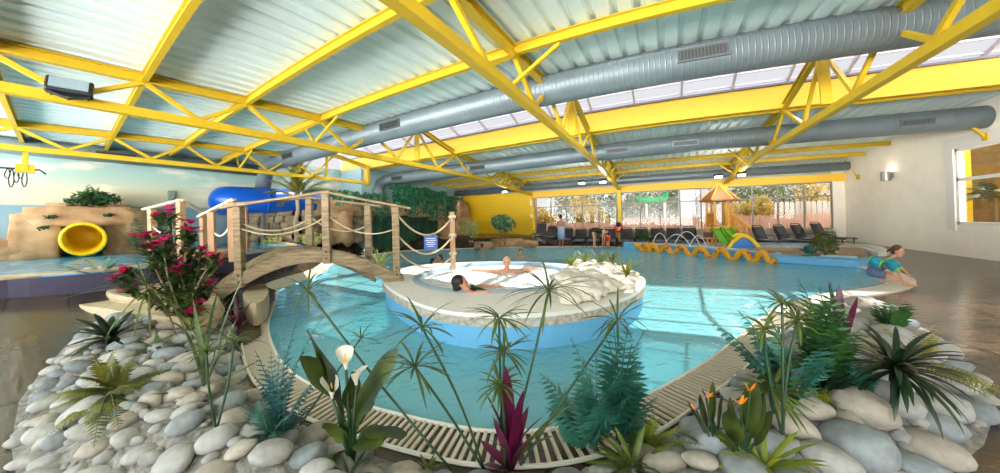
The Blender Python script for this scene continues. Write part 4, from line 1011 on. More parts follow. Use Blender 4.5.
# ------------------------------------------------------------ stones
PEB=[mat('pebble_pale',(.66,.66,.65),.75,var=.10,scale=3,objrand=.14,bump=.3,bscale=25),mat('pebble_grey',(.53,.56,.58),.7,var=.14,scale=3,objrand=.16,bump=.3,bscale=25),mat('pebble_warm',(.66,.63,.59),.75,var=.1,scale=3,objrand=.12,bump=.3,bscale=25)]
def pebble_mesh(i):
    bm=bmesh.new(); bmesh.ops.create_icosphere(bm,subdivisions=3,radius=1)
    for v in bm.verts:
        p=v.co; k=1+.16*noise.noise(p*1.1+V(i*5,0,i))+.05*noise.noise(p*2.6+V(0,i*3,0)); v.co=V(p.x*k*1.0,p.y*k*.72,p.z*k*.52)
    me=bpy.data.meshes.new('pebble'); bm.to_mesh(me); bm.free(); me.polygons.foreach_set('use_smooth',[True]*len(me.polygons)); me.materials.append(PEB[i%3]); return me
PM=[pebble_mesh(i) for i in range(9)]
# bed of small gravel
mb=cdt(BED,[],.16,lambda x,y:bedz(x,y)); o=mb.build('gravel_bed',mat('fine_pale_gravel',(.60,.59,.57),.9,col2=(.42,.41,.39),scale=22,bump=1.0,bscale=28,detail=5),smooth=True); tag(o,'bed of fine pale gravel under the rounded stones along the near pool edge','gravel',kind='stuff')
rnd=random.Random(21); placed=[]
def try_place(r,n,tries,zone=None):
    c=0
    for _ in range(tries):
        if c>=n: break
        x=rnd.uniform(-7.4,3.6); y=rnd.uniform(-.4,6.6)
        if not inside((x,y),BED) or pdist((x,y),BED)<r*.62: continue
        if zone and not zone(x,y): continue
        p=proj((x,y,bedz(x,y)+.05))
        if p[0]<-15 or p[0]>1015 or p[1]>492 : continue
        if any((x-a)**2+(y-b)**2<((r+q)*.80)**2 for a,b,q in placed): continue
        placed.append((x,y,r)); c+=1
    return c
try_place(.17,34,9000,lambda x,y:x>.9); try_place(.135,42,16000,lambda x,y:x>.3); try_place(.13,16,8000,lambda x,y:x<.3); try_place(.105,62,26000,lambda x,y:x<.3 or x>1); try_place(.082,130,60000)
placed=placed[:292]
zones=[(lambda x,y:x<-3.9,'smooth white-grey stone in the left part of the foreground bed','stones in the left bed'),(lambda x,y:x<.35,'smooth pale stone in the narrow middle bed below the grating','stones in the middle bed'),(lambda x,y:True,'large smooth grey-white stone in the right foreground bed','stones in the right bed')]
for i,(x,y,r) in enumerate(placed):
    o=bpy.data.objects.new('pebble',PM[rnd.randrange(9)]); COL.objects.link(o)
    a=math.atan2(y,x)+PI/2+rnd.gauss(0,.6); o.rotation_euler=(rnd.gauss(0,.14),rnd.gauss(0,.14),a)
    s=r*1.16; o.scale=(s,s*rnd.uniform(.85,1.1),s*rnd.uniform(.8,1.15)); o.location=(x,y,bedz(x,y)+s*.17)
    for f,l,g in zones:
        if f(x,y): tag(o,l,'stone',g); break
mb=MB()
for _ in range(9000):
    x=rnd.uniform(-7.4,3.6); y=rnd.uniform(-.4,6.6)
    if not inside((x,y),BED) or pdist((x,y),BED)<.05: continue
    p=proj((x,y,.1)); 
    if not(-5<p[0]<1005 and p[1]<480): continue
    r=rnd.choice((.035,.055,.075,.09))*rnd.uniform(.7,1)
    if any((x-a)**2+(y-b)**2<(q*.72+r*.45)**2 for a,b,q in placed): continue
    M=Matrix.Rotation(rnd.uniform(0,6),3,'Z'); mb.ell((x,y,bedz(x,y)+r*.2),(r,r*.75,r*.6),M,7,5)
o=mb.build('small_stones',mat('small_stones',(.66,.65,.63),.8,col2=(.47,.48,.49),scale=7),smooth=True); tag(o,'small pale stones filling the gaps between the big rounded ones','gravel',kind='stuff')
# white rocks on the island
WR=mat('white_rock',(.88,.85,.80),.8,var=.08,scale=5,bump=.8,bscale=10)
rnd2=random.Random(5)
k=0
for i in range(130):
    x=rnd2.uniform(566,643); y=rnd2.uniform(262,304)
    p=G(x,y,.45)
    if not inside(p,ISL) or pdist(p,ISL)<.12 or math.hypot(p.x-TC[0],p.y-TC[1])<TR+.18: continue
    s=rnd2.choice((.12,.16,.2,.3))*(1 if pdist(p,ISL)>.3 else .8); hgt=min(.34,pdist(p,ISL)*.55)
    mb=MB(); rock(mb,(p.x,p.y,.45+hgt*.55+s*.1),(s*1.2,s,s*.75),200+i,.35,amp=.22); o=mb.build('white_rock',WR,smooth=True,loc=(p.x,p.y,.45)); tag(o,'rough white rock piled on the planted end of the hot tub island','rock','white rocks on the hot tub island'); k+=1
mb=MB(); c=G(612,284,.45)
nn=14
mb2=cdt(smoothpoly([(-1.55,4.0),(-.85,4.15),(-.48,5.0),(-.42,5.9),(-.75,6.45),(-1.25,6.6),(-1.3,5.8),(-1.32,5.0)],1),[],.12,lambda x,y:.44+.30*smooth01(pdist((x,y),ISL)/.7)+.06*noise.noise(V(x*6,y*6,3)))
o=mb2.build('rock_mound',WR,smooth=True); tag(o,'low mound of white gravel under the plants of the hot tub island','gravel',kind='stuff')
# white gravel heap on the left terrace
mb=MB(); c=G(95,281,.62); 
for i in range(60): a=rnd2.uniform(0,6.3); q=rnd2.uniform(0,1)**.6; r=rnd2.uniform(.05,.12); mb.ell((c.x+q*.5*math.cos(a),c.y+q*.75*math.sin(a),.68+.17*(1-q)),(r,r,r*.7),None,8,5)
o=mb.build('white_gravel',WR,smooth=True,loc=tuple(c)); tag(o,'heap of white gravel around the plant left of the flagstones','gravel',kind='stuff')
# ------------------------------------------------------------ plants
def lm(name,c,c2=None,t=.18,r=.45): return mat(name,c,r,col2=c2,var=0 if c2 else .2,scale=6,trans=t)
TEAL=lm('teal_frond',(.28,.54,.47),(.12,.31,.27)); FERN=lm('green_frond',(.27,.46,.22),(.11,.26,.13)); LIME=lm('lime_frond',(.58,.62,.16),(.38,.46,.12)); DKG=lm('dark_glossy_leaf',(.10,.20,.10),(.06,.13,.07),.08,.3)
SEDGE=lm('sedge_leaf',(.20,.30,.13),(.34,.40,.18)); STEM=mat('green_stem',(.13,.25,.14),.5); MAROON=lm('maroon_leaf',(.42,.10,.26),(.25,.06,.16),.15,.35); OLIVE=lm('olive_leaf',(.42,.46,.18),(.22,.32,.12)); BROAD=lm('broad_leaf',(.30,.36,.12),(.08,.15,.07),.12,.5)
VARI=lm('striped_leaf',(.20,.33,.18),(.46,.52,.34),.15,.4); GREYG=lm('grey_green_leaf',(.45,.56,.44),(.30,.42,.32)); CRM=lm('cream_foliage',(.80,.80,.52),(.55,.60,.30))
def pxm(P):
    a=proj(P); b=proj(Vector(P)+V(0,0,.1)); return max(5,math.hypot(a[0]-b[0],a[1]-b[1])/.1)
def aim(base,tip,droop):
    d=Vector(tip)-Vector(base); h=math.hypot(d.x,d.y); return math.atan2(d.y,d.x),math.atan2(d.z,h)+droop/2,d.length*(1+droop*droop/26)
def hd(P): return math.hypot(P.x,P.y)
def base_at(x,y): 
    P=G(x,y,.15)
    for _ in range(4): P=G(x,y,bedz(P.x,P.y)+.02)
    return P
def tip_at(x,y,B,dd):
    T=W(x,y,hd(B)+dd)
    if T.z<bedz(T.x,T.y)+.05 and hd(B)<9:
        T=G(x,y,.2)
        for _ in range(4): T=G(x,y,bedz(T.x,T.y)+.07)
    return T
def fern(label,base,tips,m,leaf=.11,n=20,droop=.9,spread=.25,lw=.26,cat='fern',name='fern',group=None,r=.006,seed=1,sweep=.45):
    rnd=random.Random(seed); B=Vector(base); t=thing(name,label,cat,tuple(B),group)
    for (x,y) in tips:
        T=tip_at(x,y,B,rnd.uniform(-spread,spread)); dr=droop*rnd.uniform(.7,1.2); az,el,L=aim(B,T,dr); mb=MB(); mb.frond(B+V(rnd.uniform(-.02,.02),rnd.uniform(-.02,.02),0),az,el,L,dr,leaf*(.6+.4*min(1,L/.6)),n,lw,r,sweep=sweep); mb.build('frond',m,t)
    return t
def blades(label,base,tips,m,w=.05,droop=.7,spread=.2,cat='plant',name='spiky_plant',seed=1,fold=.25,prof=None,segs=7,part='leaf',t=None,wave=0):
    rnd=random.Random(seed); B=Vector(base); t=t or thing(name,label,cat,tuple(B))
    for (x,y) in tips:
        T=tip_at(x,y,B,rnd.uniform(-spread,spread)); dr=droop*rnd.uniform(.6,1.3); az,el,L=aim(B,T,dr); mb=MB(); mb.blade(B+V(rnd.uniform(-.015,.015),rnd.uniform(-.015,.015),0),az,el,L,w,dr,segs,fold,prof=prof,wave=wave); mb.build(part,m,t,smooth=True)
    return t
def rosette(B,n,L,w,m,label,cat='plant',name='spiky_plant',el=(.2,1.3),droop=.8,seed=1,part='leaf',fold=.25,t=None):
    rnd=random.Random(seed); t=t or thing(name,label,cat,tuple(B))
    for i in range(n):
        u=i/n; mb=MB(); mb.blade(B,i*2.4+rnd.uniform(-.2,.2),lerp(el[0],el[1],u)+rnd.uniform(-.1,.1),L*rnd.uniform(.8,1.1),w,droop,6,fold); mb.build(part,m,t,smooth=True)
    return t
def sedge(label,base,whorls,seed=1,m=SEDGE,n=26,w=.018,name='papyrus_sedge',dr=.9,sr=.008):
    """tall green stems, each ending in a radiating tuft"""
    rnd=random.Random(seed); B=Vector(base); t=thing(name,label,'plant',tuple(B))
    for (x,y,rpx,dd) in whorls:
        Wp=W(x,y,hd(B)+dd); mb=MB(); mid=(B+Wp)/2+V(rnd.uniform(-.03,.03),rnd.uniform(-.03,.03),.02); mb.tube(smoothline([B,mid,Wp],2),[sr]*0 or sr,6); st=mb.build('stem',STEM,t,smooth=True)
        L=rpx/pxm(Wp); mb=MB()
        for i in range(n):
            a=i*2*PI/n+rnd.uniform(-.2,.2); mb.blade(Wp,a,rnd.uniform(-.25,.95),L*rnd.uniform(.75,1.12),w,dr*rnd.uniform(.6,1.4),6,.3)
        mb.build('leaf_tuft',m,t)
    return t
b0=base_at(505,470)
sedge('tall papyrus sedge rising in front of the pool centre with three stacked tufts',b0,[(499,318,42,.05),(504,352,34,.0),(500,384,30,-.03),(549,291,58,.25)],1,w=.016)
sedge('papyrus sedge leaning left over the pool from the bottom centre',base_at(485,471),[(422,327,38,.15),(415,366,48,.1)],2,w=.017,n=22)
sedge('papyrus sedge whose long stem leans far left under the bridge',base_at(452,470),[(308,290,38,.55)],3,n=20,w=.016)
sedge('papyrus sedge leaning right towards the white rocks',base_at(520,466),[(617,320,44,.5)],4,n=20,w=.016)
sedge('small papyrus sedge beside the teal fern on the left',base_at(300,425),[(361,338,20,.2)],5,n=14,w=.012)
sedge('papyrus sedge with a fan tuft at the left bed edge',base_at(216,431),[(234,342,34,.1),(206,352,22,.0)],6,n=22,w=.014)
sedge('papyrus sedge standing among the ferns of the right bed',base_at(783,437),[(782,303,36,.1),(764,328,30,.0),(797,322,26,.15)],7,m=OLIVE,n=20,w=.018)
B=base_at(779,425); t=sedge('spiky fan palm tuft above the stones right of the bird of paradise plants',B,[(772,388,42,.0)],8,m=OLIVE,n=34,w=.022,dr=.4,name='fan_palm',sr=.014)
# ferns
fern('yellow-green fern spreading over the stones at the far left',base_at(112,392),[(37,406),(42,418),(53,437),(80,437),(97,452),(121,435),(68,379),(91,353),(126,340),(134,357),(172,373),(110,355),(60,396),(138,400),(150,383)],lm('golden_fern_frond',(.46,.46,.12),(.24,.28,.10)),.10,20,.8,seed=2)
fern('bluish-green bushy fern left of the white lilies',base_at(279,436),[(252,352),(291,347),(316,378),(322,398),(262,372),(244,404),(300,318),(285,329),(326,318),(300,360),(272,350),(330,370),(245,375),(312,412)],lm('blue_green_frond',(.22,.42,.42),(.14,.30,.32)),.075,15,.5,seed=3,lw=.32)
fern('small teal fern low on the stones near the left end of the grating',base_at(270,436),[(235,405),(228,428),(247,440),(276,442),(258,398),(292,415)],TEAL,.08,14,.8,seed=4)
fern('large teal sword fern standing right of the bottom centre',base_at(593,448),[(564,338),(539,374),(594,352),(543,408),(606,402),(575,368),(560,425),(620,372),(632,400),(585,392),(550,390)],TEAL,.165,15,.55,seed=5,lw=.24,r=.009)
fern('second teal sword fern, darker and taller, right of the first',base_at(618,443),[(630,322),(612,330),(650,333),(642,362),(657,398),(648,420),(600,335),(632,345)],lm('deep_teal_frond',(.20,.44,.36),(.10,.27,.22)),.17,15,.5,seed=6,lw=.24,r=.009)
fern('golden fern frond plant just above the yucca at the bottom',base_at(648,447),[(690,425),(682,433),(668,420),(630,425),(655,412),(705,448)],LIME,.07,16,.8,seed=7)
fern('dense green fern at the centre of the right bed',base_at(823,388),[(795,280),(814,288),(775,298),(838,297),(866,332),(862,352),(850,312),(786,318),(805,300),(770,345),(828,282),(845,372),(795,350),(858,342)],FERN,.16,15,.6,seed=8,lw=.25,r=.009)
fern('teal fern whose long frond reaches left over the pool corner',base_at(790,412),[(706,322),(716,342),(735,312),(750,300),(760,340),(742,330),(835,345),(840,360)],TEAL,.17,15,.8,seed=9,lw=.26,r=.009)
fern('dark fern low on the stones of the right bed',base_at(822,402),[(795,372),(790,385),(800,396),(812,370),(845,370),(862,378),(872,392)],lm('dark_frond',(.08,.20,.14),(.05,.13,.09)),.12,18,.8,seed=10)
fern('small lime green fern among the stones of the right bed',base_at(822,407),[(806,398),(815,388),(832,395),(838,405),(812,410),(826,388)],LIME,.07,12,.8,seed=11)
fern('teal fern frond spray on the stones near the dark strap plant',base_at(862,398),[(845,372),(850,360),(880,370),(876,385),(866,364)],TEAL,.09,16,.7,seed=12)
fern('upright dark green fern at the far corner of the right bed',base_at(893,333),[(868,306),(876,303),(886,300),(906,301),(915,304),(897,305)],FERN,.14,9,.35,seed=13,lw=.42)
fern('teal fern on the brown ledge by the shallow pool',G(809,256,.36),[(798,248),(803,245),(812,244),(820,247),(798,256),(822,256),(808,243)],TEAL,.14,12,.8,seed=14,lw=.35)
fern('blue-green fern at the far left beside the tunnel rock',atX(18,250,-14.3),[(5,240),(10,236),(20,234),(28,238),(32,246),(4,250)],TEAL,.2,12,.8,seed=15,lw=.4)
# strap and spiky plants
blades('maroon cordyline at the bottom centre in front of the pool',base_at(510,468),[(504,369),(479,391),(523,392),(480,441),(546,417),(535,436),(486,466),(512,380),(494,420),(530,405)],MAROON,.075,.6,cat='plant',name='cordyline',seed=1)
blades('long green bladed plant behind the maroon cordyline',base_at(514,462),[(557,437),(490,415),(560,420),(530,400),(575,405),(488,440)],OLIVE,.03,.7,name='strap_leaf_plant',seed=2)
blades('maroon cordyline standing among the ferns on the right',base_at(842,342),[(828,282),(842,285),(857,297),(822,300),(836,290)],MAROON,.09,.3,name='cordyline',seed=3)
blades('dark red leafy plant beside the left foot of the arched bridge',base_at(238,330),[(220,302),(252,302),(236,296),(226,318),(250,320)],MAROON,.07,.8,name='cordyline',seed=4)
rosette(base_at(633,470),26,.30,.035,OLIVE,'spiky yucca at the bottom edge below the sword ferns',name='yucca',seed=5)
rosette(base_at(765,472),24,.30,.032,LIME,'bright green yucca at the bottom edge right of the bird of paradise',name='yucca',seed=6)
rosette(base_at(350,480),12,.16,.02,DKG,'small dark spiky tuft at the bottom edge below the lilies',name='yucca',seed=7)
rosette(base_at(428,470),14,.12,.02,OLIVE,'small weedy tuft on the stones left of the bottom centre',name='grass_tuft',seed=8)
blades('tall variegated snake plant with striped leaves on the left bed',base_at(205,392),[(256,258),(222,288),(165,298),(240,318),(190,300),(182,330),(262,360),(150,395)],VARI,.042,.35,name='snake_plant',seed=9,fold=.4)
Bs=G(172,322,.42); Bt=W(148,289,hd(Bs)); 
t=blades('arching spider plant with long thin leaves in front of the flowering shrub',Bt,[(103,222),(80,298),(78,275),(92,318),(106,345),(150,342),(125,328),(218,312),(190,332),(200,348),(128,255),(172,250),(60,303),(135,345),(175,340),(210,285),(115,262),(232,350)],OLIVE,.022,.9,name='spider_plant',seed=10)
mb=MB(); mb.tube([Bs,Bt],.02,6); mb.build('stem',BARK,t)
rosette(base_at(110,338),26,.42,.075,DKG,'dark glossy leaved plant at the left edge of the stone bed',name='leafy_plant',seed=11,el=(-.1,1.2))
rosette(base_at(158,352),18,.26,.045,VARI,'white-edged leafy plant on the upper left stones',name='variegated_plant',seed=12,el=(0,1.2))
rosette(base_at(190,335),30,.34,.02,OLIVE,'grassy green clump under the flowering shrub',name='grass_clump',seed=13,el=(.3,1.4),droop=.6)
rosette(base_at(222,318),26,.42,.03,GREYG,'grey-green grassy clump between the shrub and the bridge',name='grass_clump',seed=14,el=(.4,1.4),droop=.7)
B=base_at(892,412); Bt=B+V(0,0,.30); t=rosette(Bt,64,.42,.038,DKG,'dark strap-leaved palm on a short trunk in the right bed',name='dracaena',seed=15,el=(-.3,1.25),droop=1.2)
mb=MB(); mb.tube([B,B+V(.01,0,.15),Bt],[.022,.018,.022],7); mb.build('trunk',BARK,t)
# feathery lime bush at right
B=base_at(912,372); rndp=random.Random(9); t=thing('feathery_bush','yellow-green feathery bush at the right end of the stone bed','plant',tuple(B))
for i in range(26):
    a=rndp.uniform(0,6.3); mb=MB(); mb.frond(B+V(0,0,.05),a,rndp.uniform(.2,1.4),rndp.uniform(.35,.62),.9,.10,16,.16,.004); mb.build('spray',lm('feathery_lime',(.62,.60,.18),(.42,.45,.14)),t)
# calla lilies
B=base_at(352,466); BR=lambda t:math.sin(PI*min(1,t*.9+.06))**.75
t=thing('calla_lily','broad-leaved lily plant with white flowers in the foreground','lily',tuple(B))
lv=[(338,402,305,331,.17,.5),(340,398,298,357,.15,.6),(352,425,400,350,.19,.5),(362,432,407,436,.18,.9),(345,450,311,467,.14,.7),(350,440,330,432,.10,.8),(356,425,382,378,.15,.6),(345,420,318,350,.14,.5),(356,430,376,402,.13,.7),(352,445,384,444,.13,.9),(343,440,322,425,.12,.8),(350,410,352,372,.13,.3),(358,415,392,366,.15,.5)]
for (x0,y0,x1,y1,w_,dr) in lv:
    b_=W(x0,y0,hd(B)); T=W(x1,y1,hd(B)+rndp.uniform(-.1,.1)); az,el,L=aim(b_,T,dr); mb=MB(); mb.blade(b_,az,el,L,w_,dr,9,.22,prof=BR,wave=.06,roll=rndp.uniform(-.7,.7)); mb.build('leaf',BROAD,t,smooth=True)
    mb=MB(); mb.tube(smoothline([B,(B+b_)/2+V(0,0,.02),b_],1),.009,6); mb.build('leaf_stalk',STEM,t,smooth=True)
for (x,y,az) in ((346,362,2.6),(356,378,.3),(332,391,2.9)):
    F=W(x,y,hd(B)-.05); mb=MB(); mb.tube([B,(B+F)/2,F-V(0,0,.05)],.008,6); mb.build('flower_stalk',STEM,t,smooth=True)
    mb=MB(); base=len(mb.v); n=16
    for i in range(6):
        u=i/5
        for k in range(n):
            a=2*PI*k/n; r=.008+.033*u**1.6; lip=1+.9*max(0,math.cos(a-az))*u*u; mb.v.append(F+V(r*lip*math.cos(a),r*lip*math.sin(a),-.04+.085*u+.03*u*u*max(0,math.cos(a-az))-.03*u*u*max(0,-math.cos(a-az))))
    for i in range(5):
        for k in range(n): a=base+i*n+k;b=base+i*n+(k+1)%n; mb.f.append((a,b,b+n,a+n))
    fl_=mb.build('flower',mat('white_petal',(.93,.92,.88),.5,trans=.25),t,smooth=True)
    mb=MB(); mb.tube([F-V(0,0,.03),F+V(0,0,.05)],[.007,.005],6); mb.build('spadix',mat('yellow_spadix',(.95,.75,.15),.5),fl_) if False else mb.build('spadix',mat('yellow_spadix',(.95,.75,.15),.5),t)
# bird of paradise
for j,(bx,by,lv,fl,lab_) in enumerate([((715,448,[(688,404),(678,432),(712,386),(722,400),(735,425),(700,398)],[(696,410),(706,397)],'bird of paradise plant with orange and blue flowers, left one of two')),((742,462,[(757,388),(730,402),(772,417),(720,432),(764,400),(728,415)],[(750,391),(741,404)],'bird of paradise plant with orange flowers, right one nearer the fan palm'))]):
    B=base_at(bx,by); t=thing('bird_of_paradise',lab_,'plant',tuple(B))
    for (x,y) in lv:
        T=W(x,y,hd(B)+rndp.uniform(-.08,.08)); b_=B.lerp(T,.42); mb=MB(); mb.tube([B,b_],.008,6); mb.build('leaf_stalk',STEM,t); az,el,L=aim(b_,T,.5); mb=MB(); mb.blade(b_,az,el,L*1.15,.12,.5,8,.25,prof=BR,roll=.5); mb.build('leaf',BROAD,t,smooth=True)
    for (x,y) in fl:
        F=W(x,y,hd(B)-.04); mb=MB(); mb.tube([B,F],.006,6); mb.build('flower_stalk',STEM,t)
        mb=MB()
        for k in range(4): mb.blade(F,rndp.uniform(0,6),rndp.uniform(.5,1.3),.05,.017,.2,4,.3)
        mb.build('orange_petals',mat('orange_petal',(.96,.55,.08),.45,trans=.2),t); mb=MB(); mb.blade(F,rndp.uniform(0,6),.9,.05,.013,.1,4); mb.build('blue_petal',mat('blue_petal',(.12,.15,.55),.4),t)
# flowering shrub
B=G(182,322,.40); t=thing('flowering_shrub','tall shrub with magenta flowers on the left terrace','shrub',tuple(B))
FLW=[(158,218),(166,209),(138,238),(150,236),(152,245),(163,241),(166,249),(187,224),(183,231),(191,232),(200,249),(201,256),(215,256),(216,262),(118,277),(127,290),(181,264),(179,271),(212,284),(209,292),(191,312),(198,306),(123,271),(172,213),(145,247),(158,252)]
LV2=lm('shrub_leaf',(.26,.38,.16),(.14,.26,.11),.15,.35); PET=mat('magenta_petal',(.84,.07,.44),.5,var=.15,scale=20,trans=.25)
for i,(x,y) in enumerate(FLW):
    F=W(x,y,hd(B)+rndp.uniform(-.25,.25)); mid=B.lerp(F,.5)+V(rndp.uniform(-.08,.08),rndp.uniform(-.08,.08),.08)
    pts=smoothline([B+V(rndp.uniform(-.04,.04),rndp.uniform(-.04,.04),0),mid,F-V(0,0,.03)],2); mb=MB(); n_=len(pts); mb.tube(pts,[lerp(.018,.006,q/(n_-1)) for q in range(n_)],6); mb.build('branch',mat('pale_bark',(.52,.46,.38),.8),t)
    mb=MB()
    for k in range(60):
        u=rndp.uniform(.3,1.02); q=u*(n_-1); kk=min(int(q),n_-2); p=pts[kk].lerp(pts[kk+1],q-kk); mb.blade(p,rndp.uniform(0,6.3),rndp.uniform(-.3,.9),rndp.uniform(.10,.17),.052,.5,3,.2)
    mb.build('leaves',LV2,t)
    mb=MB()
    for c in range(4 if i%3 else 6):
        fc=F+V(rndp.uniform(-.06,.06),rndp.uniform(-.06,.06),rndp.uniform(-.03,.05)); ax=rndp.uniform(0,6)
        for k in range(5): mb.blade(fc,ax+k*1.257,rndp.uniform(.1,.8),.065,.06,.5,3,.15,tip=.5)
    mb.build('flower_cluster',PET,t)
# leafy masses farther away
def bush(label,P,r,m,n=260,ls=.06,name='bush',cat='bush',stem=True,seed=3,zl=None):
    rnd=random.Random(seed); P=Vector(P); t=thing(name,label,cat,tuple(P)); mb=MB(); c=P+V(0,0,r[2]*.9 if zl is None else zl)
    
    for q in range(5): leafcloud(mb,c+V(rnd.uniform(-.45,.45)*r[0],rnd.uniform(-.45,.45)*r[1],rnd.uniform(-.4,.45)*r[2]),(r[0]*.68,r[1]*.68,r[2]*.62),n//5,ls,rnd)
    mb.build('foliage',m,t)
    if stem: 
        mb=MB()
        for k in range(4): a=rnd.uniform(0,6); mb.tube([P,c+V(math.cos(a)*r[0]*.5,math.sin(a)*r[1]*.5,0)],[.02,.01],5)
        mb.build('stems',BARK,t)
    return t
IV=lm('ivy_leaf',(.13,.38,.26),(.22,.50,.34),.1)
for i,(x0,x1,ya,yb,yc,lb) in enumerate([(396,412,183,203,214,'ivy curtain hanging over the rock ledge directly below the duct bend'),(412,430,186,205,218,'middle ivy curtain hanging over the rock ledge'),(430,447,190,207,222,'ivy curtain right of the middle one on the rock ledge'),(447,463,196,210,222,'ivy curtain at the right end of the rock ledge'),(366,386,192,204,222,'leafy climber on the rock left of the duct bend'),(336,360,190,200,208,'leafy climber at the left end of the rock ledge')]):
    P=atX((x0+x1)/2,yb,-12.35); a=atX(x0,yb,-12.35); b=atX(x1,yb,-12.35); zt_=atX(x0,ya,-12.35).z; zb_=atX(x0,yc,-12.35).z
    rnd=random.Random(i); t=thing('ivy_curtain',lb,'ivy',(-12.35,P.y,zb_),group='ivy on the rock ledge'); mb=MB()
    for k in range(1100 if i<4 else 330):
        u=rnd.random(); y=lerp(a.y-.15,b.y+.15,u); zb2=lerp(zb_+.35,zb_,abs(noise.noise(V(y*2.5,i,0)))*2.2); z=rnd.uniform(zb2,zt_+.1*noise.noise(V(y*3,0,4))); p=V(-12.35+rnd.uniform(-.18,.22)-(.25 if z>zt_-.3 else 0),y,z)
        aa=V(rnd.gauss(0,.5),rnd.gauss(0,1),rnd.gauss(0,1)).normalized(); bb=aa.cross(V(1,rnd.gauss(0,.4),rnd.gauss(0,.4))).normalized(); s=.07*rnd.uniform(.7,1.5); mb.face([p-aa*s,p+bb*s*.75,p+aa*s,p-bb*s*.75])
    mb.build('leaves',IV,t)
    mb=MB()
    for k in range(5): y=lerp(a.y,b.y,(k+.5)/5); mb.tube([V(-12.6,y,zt_),V(-12.4,y+.05,(zt_+zb_)/2),V(-12.35,y,zb_+.1)],.012,4)
    mb.build('vine_stems',BARK,t)
P=atX(92,207,-14.0); bush('bushy green plant growing on top of the tunnel rock',(P.x,P.y,P.z-.1),(.35,.72,.30),lm('rocktop_leaf',(.24,.42,.22),(.12,.26,.14)),420,.09,seed=5)
fern('arching leafy plant standing up from the top of the tunnel rock',(P.x+.1,P.y,P.z),[(70,200),(75,190),(88,184),(100,186),(110,192),(112,200),(95,192)],lm('rocktop_leaf',(.24,.42,.22)),.22,12,.8,name='fern',seed=22,lw=.35)
for (x,y,lb) in ((50,217,'small dark tuft on the left shoulder of the tunnel rock'),(44,228,'lower small tuft on the left slope of the tunnel rock'),(108,216,'small dark tuft on the rock right above the yellow tube')):
    q=atX(x,y,-13.45); bush(lb,q,(.10,.13,.06),lm('rocktop_leaf',(.24,.42,.22)),50,.05,stem=False,seed=x,name='grass_tuft',zl=0)
t=fern('spiky palm-like plant between the tunnel rock and the small bridge',atX(136,250,-13.6),[(126,222),(131,208),(140,206),(150,210),(152,224),(128,236),(148,232),(136,215)],GREYG,.2,12,.9,seed=23,lw=.2,name='palm_plant',cat='plant')
B=G(100,279,.75); rosette(B,12,.55,.09,GREYG,'grey-green broad leaved plant in the white gravel heap',seed=24,name='leafy_plant',el=(.1,1.4),droop=.6)
rosette(G(380,266,.25),26,.75,.05,lm('yellow_green_strap',(.66,.62,.20),(.38,.42,.14)),'yellow-green strap plant between the bridge posts',seed=25,name='strap_leaf_plant',el=(.3,1.4),droop=.5)
bush('pale flowering plant behind the arched bridge near its right posts',G(366,258,.3),(.12,.12,.2),mat('white_petal',(.93,.92,.88)),40,.05,seed=8)
bush('low cream and green bushes left of the palm trunk',G(272,246,.75),(.45,.45,.28),CRM,260,.07,seed=9); bush('low cream and green bushes right of the palm trunk',G(312,246,.75),(.5,.5,.3),CRM,280,.07,seed=10)
# palm
B=G(296,246,.75); t=thing('palm_tree','small palm tree with a pale trunk in front of the stone wall','palm',tuple(B)); T=W(298,199,hd(B)); mb=MB()
pts=[B.lerp(T,i/10)+V(0,.04*math.sin(i),0) for i in range(11)]; mb.tube(pts,[.10-.004*i+(.012 if i%2 else 0) for i in range(11)],10); mb.build('trunk',mat('palm_trunk',(.70,.62,.50),.85,bump=.8),t,smooth=True)
rnd=random.Random(12)
for (x,y) in [(254,170),(262,196),(272,160),(285,152),(300,154),(318,160),(335,172),(345,198),(350,185),(262,182),(320,205),(278,208),(330,190),(290,170)]:
    Tp=W(x,y,hd(B)+rnd.uniform(-.5,.6)); dr=1.3; az,el,L=aim(T,Tp,dr); mb=MB(); mb.frond(T,az,el,L,dr,.46,40,.13,.02,sweep=.9); mb.build('frond',lm('palm_frond',(.74,.70,.40),(.50,.54,.28)),t)
# waterside trees in front of the yellow wall
bush('small round green tree in front of the yellow wall',G(505,246,.15),(.75,.6,.62),lm('tree_leaf',(.20,.40,.26),(.34,.54,.40)),900,.10,seed=11,name='small_tree',cat='tree',zl=1.15)
bush('cream coloured airy bush left of the small green tree',G(470,247,.15),(.7,.6,.62),CRM,420,.09,seed=12,zl=.95)
bush('low dark green bush between the cream bush and the small tree',G(485,246,.15),(.5,.4,.25),DKG,260,.08,seed=13)
bush('low grey-green bush right of the small green tree',G(525,245,.1),(.6,.4,.25),GREYG,260,.08,seed=14)
bush('green plant on the boulder below the right ivy curtain',G(437,241,.4),(.3,.3,.3),FERN,160,.07,seed=15)
bush('potted green bush standing among the loungers',atY(641,243,16.95),(.42,.35,.34),FERN,360,.08,seed=16)
bush('yellow-green bush on the brown ledge by the shallow pool',G(826,255,.36),(.42,.35,.34),OLIVE,420,.06,seed=17)
t=fern('thin green plant behind the ledge near the rightmost loungers',G(830,250,.3),[(824,226),(830,222),(836,228),(840,236)],FERN,.2,8,.5,seed=27,lw=.2,name='thin_plant',cat='plant')
# plants of the island
for i,(x,y,px_,m,lb) in enumerate([(600,266,20,OLIVE,'spiky green tuft at the top of the white island rocks'),(627,275,22,lm('yellow_green_strap',(.66,.62,.2)),'yellow-green spiky tuft on the right side of the island rocks'),(571,266,16,LIME,'pale green tuft at the left end of the island rocks'),(585,262,14,LIME,'feathery tuft behind the island rocks'),(612,262,14,OLIVE,'small tuft behind the top of the island rocks')]):
    B=G(x,y,.72); rosette(B,26,px_/pxm(B),.035,m,lb,name='spiky_plant',seed=30+i,el=(.1,1.4),droop=.7)

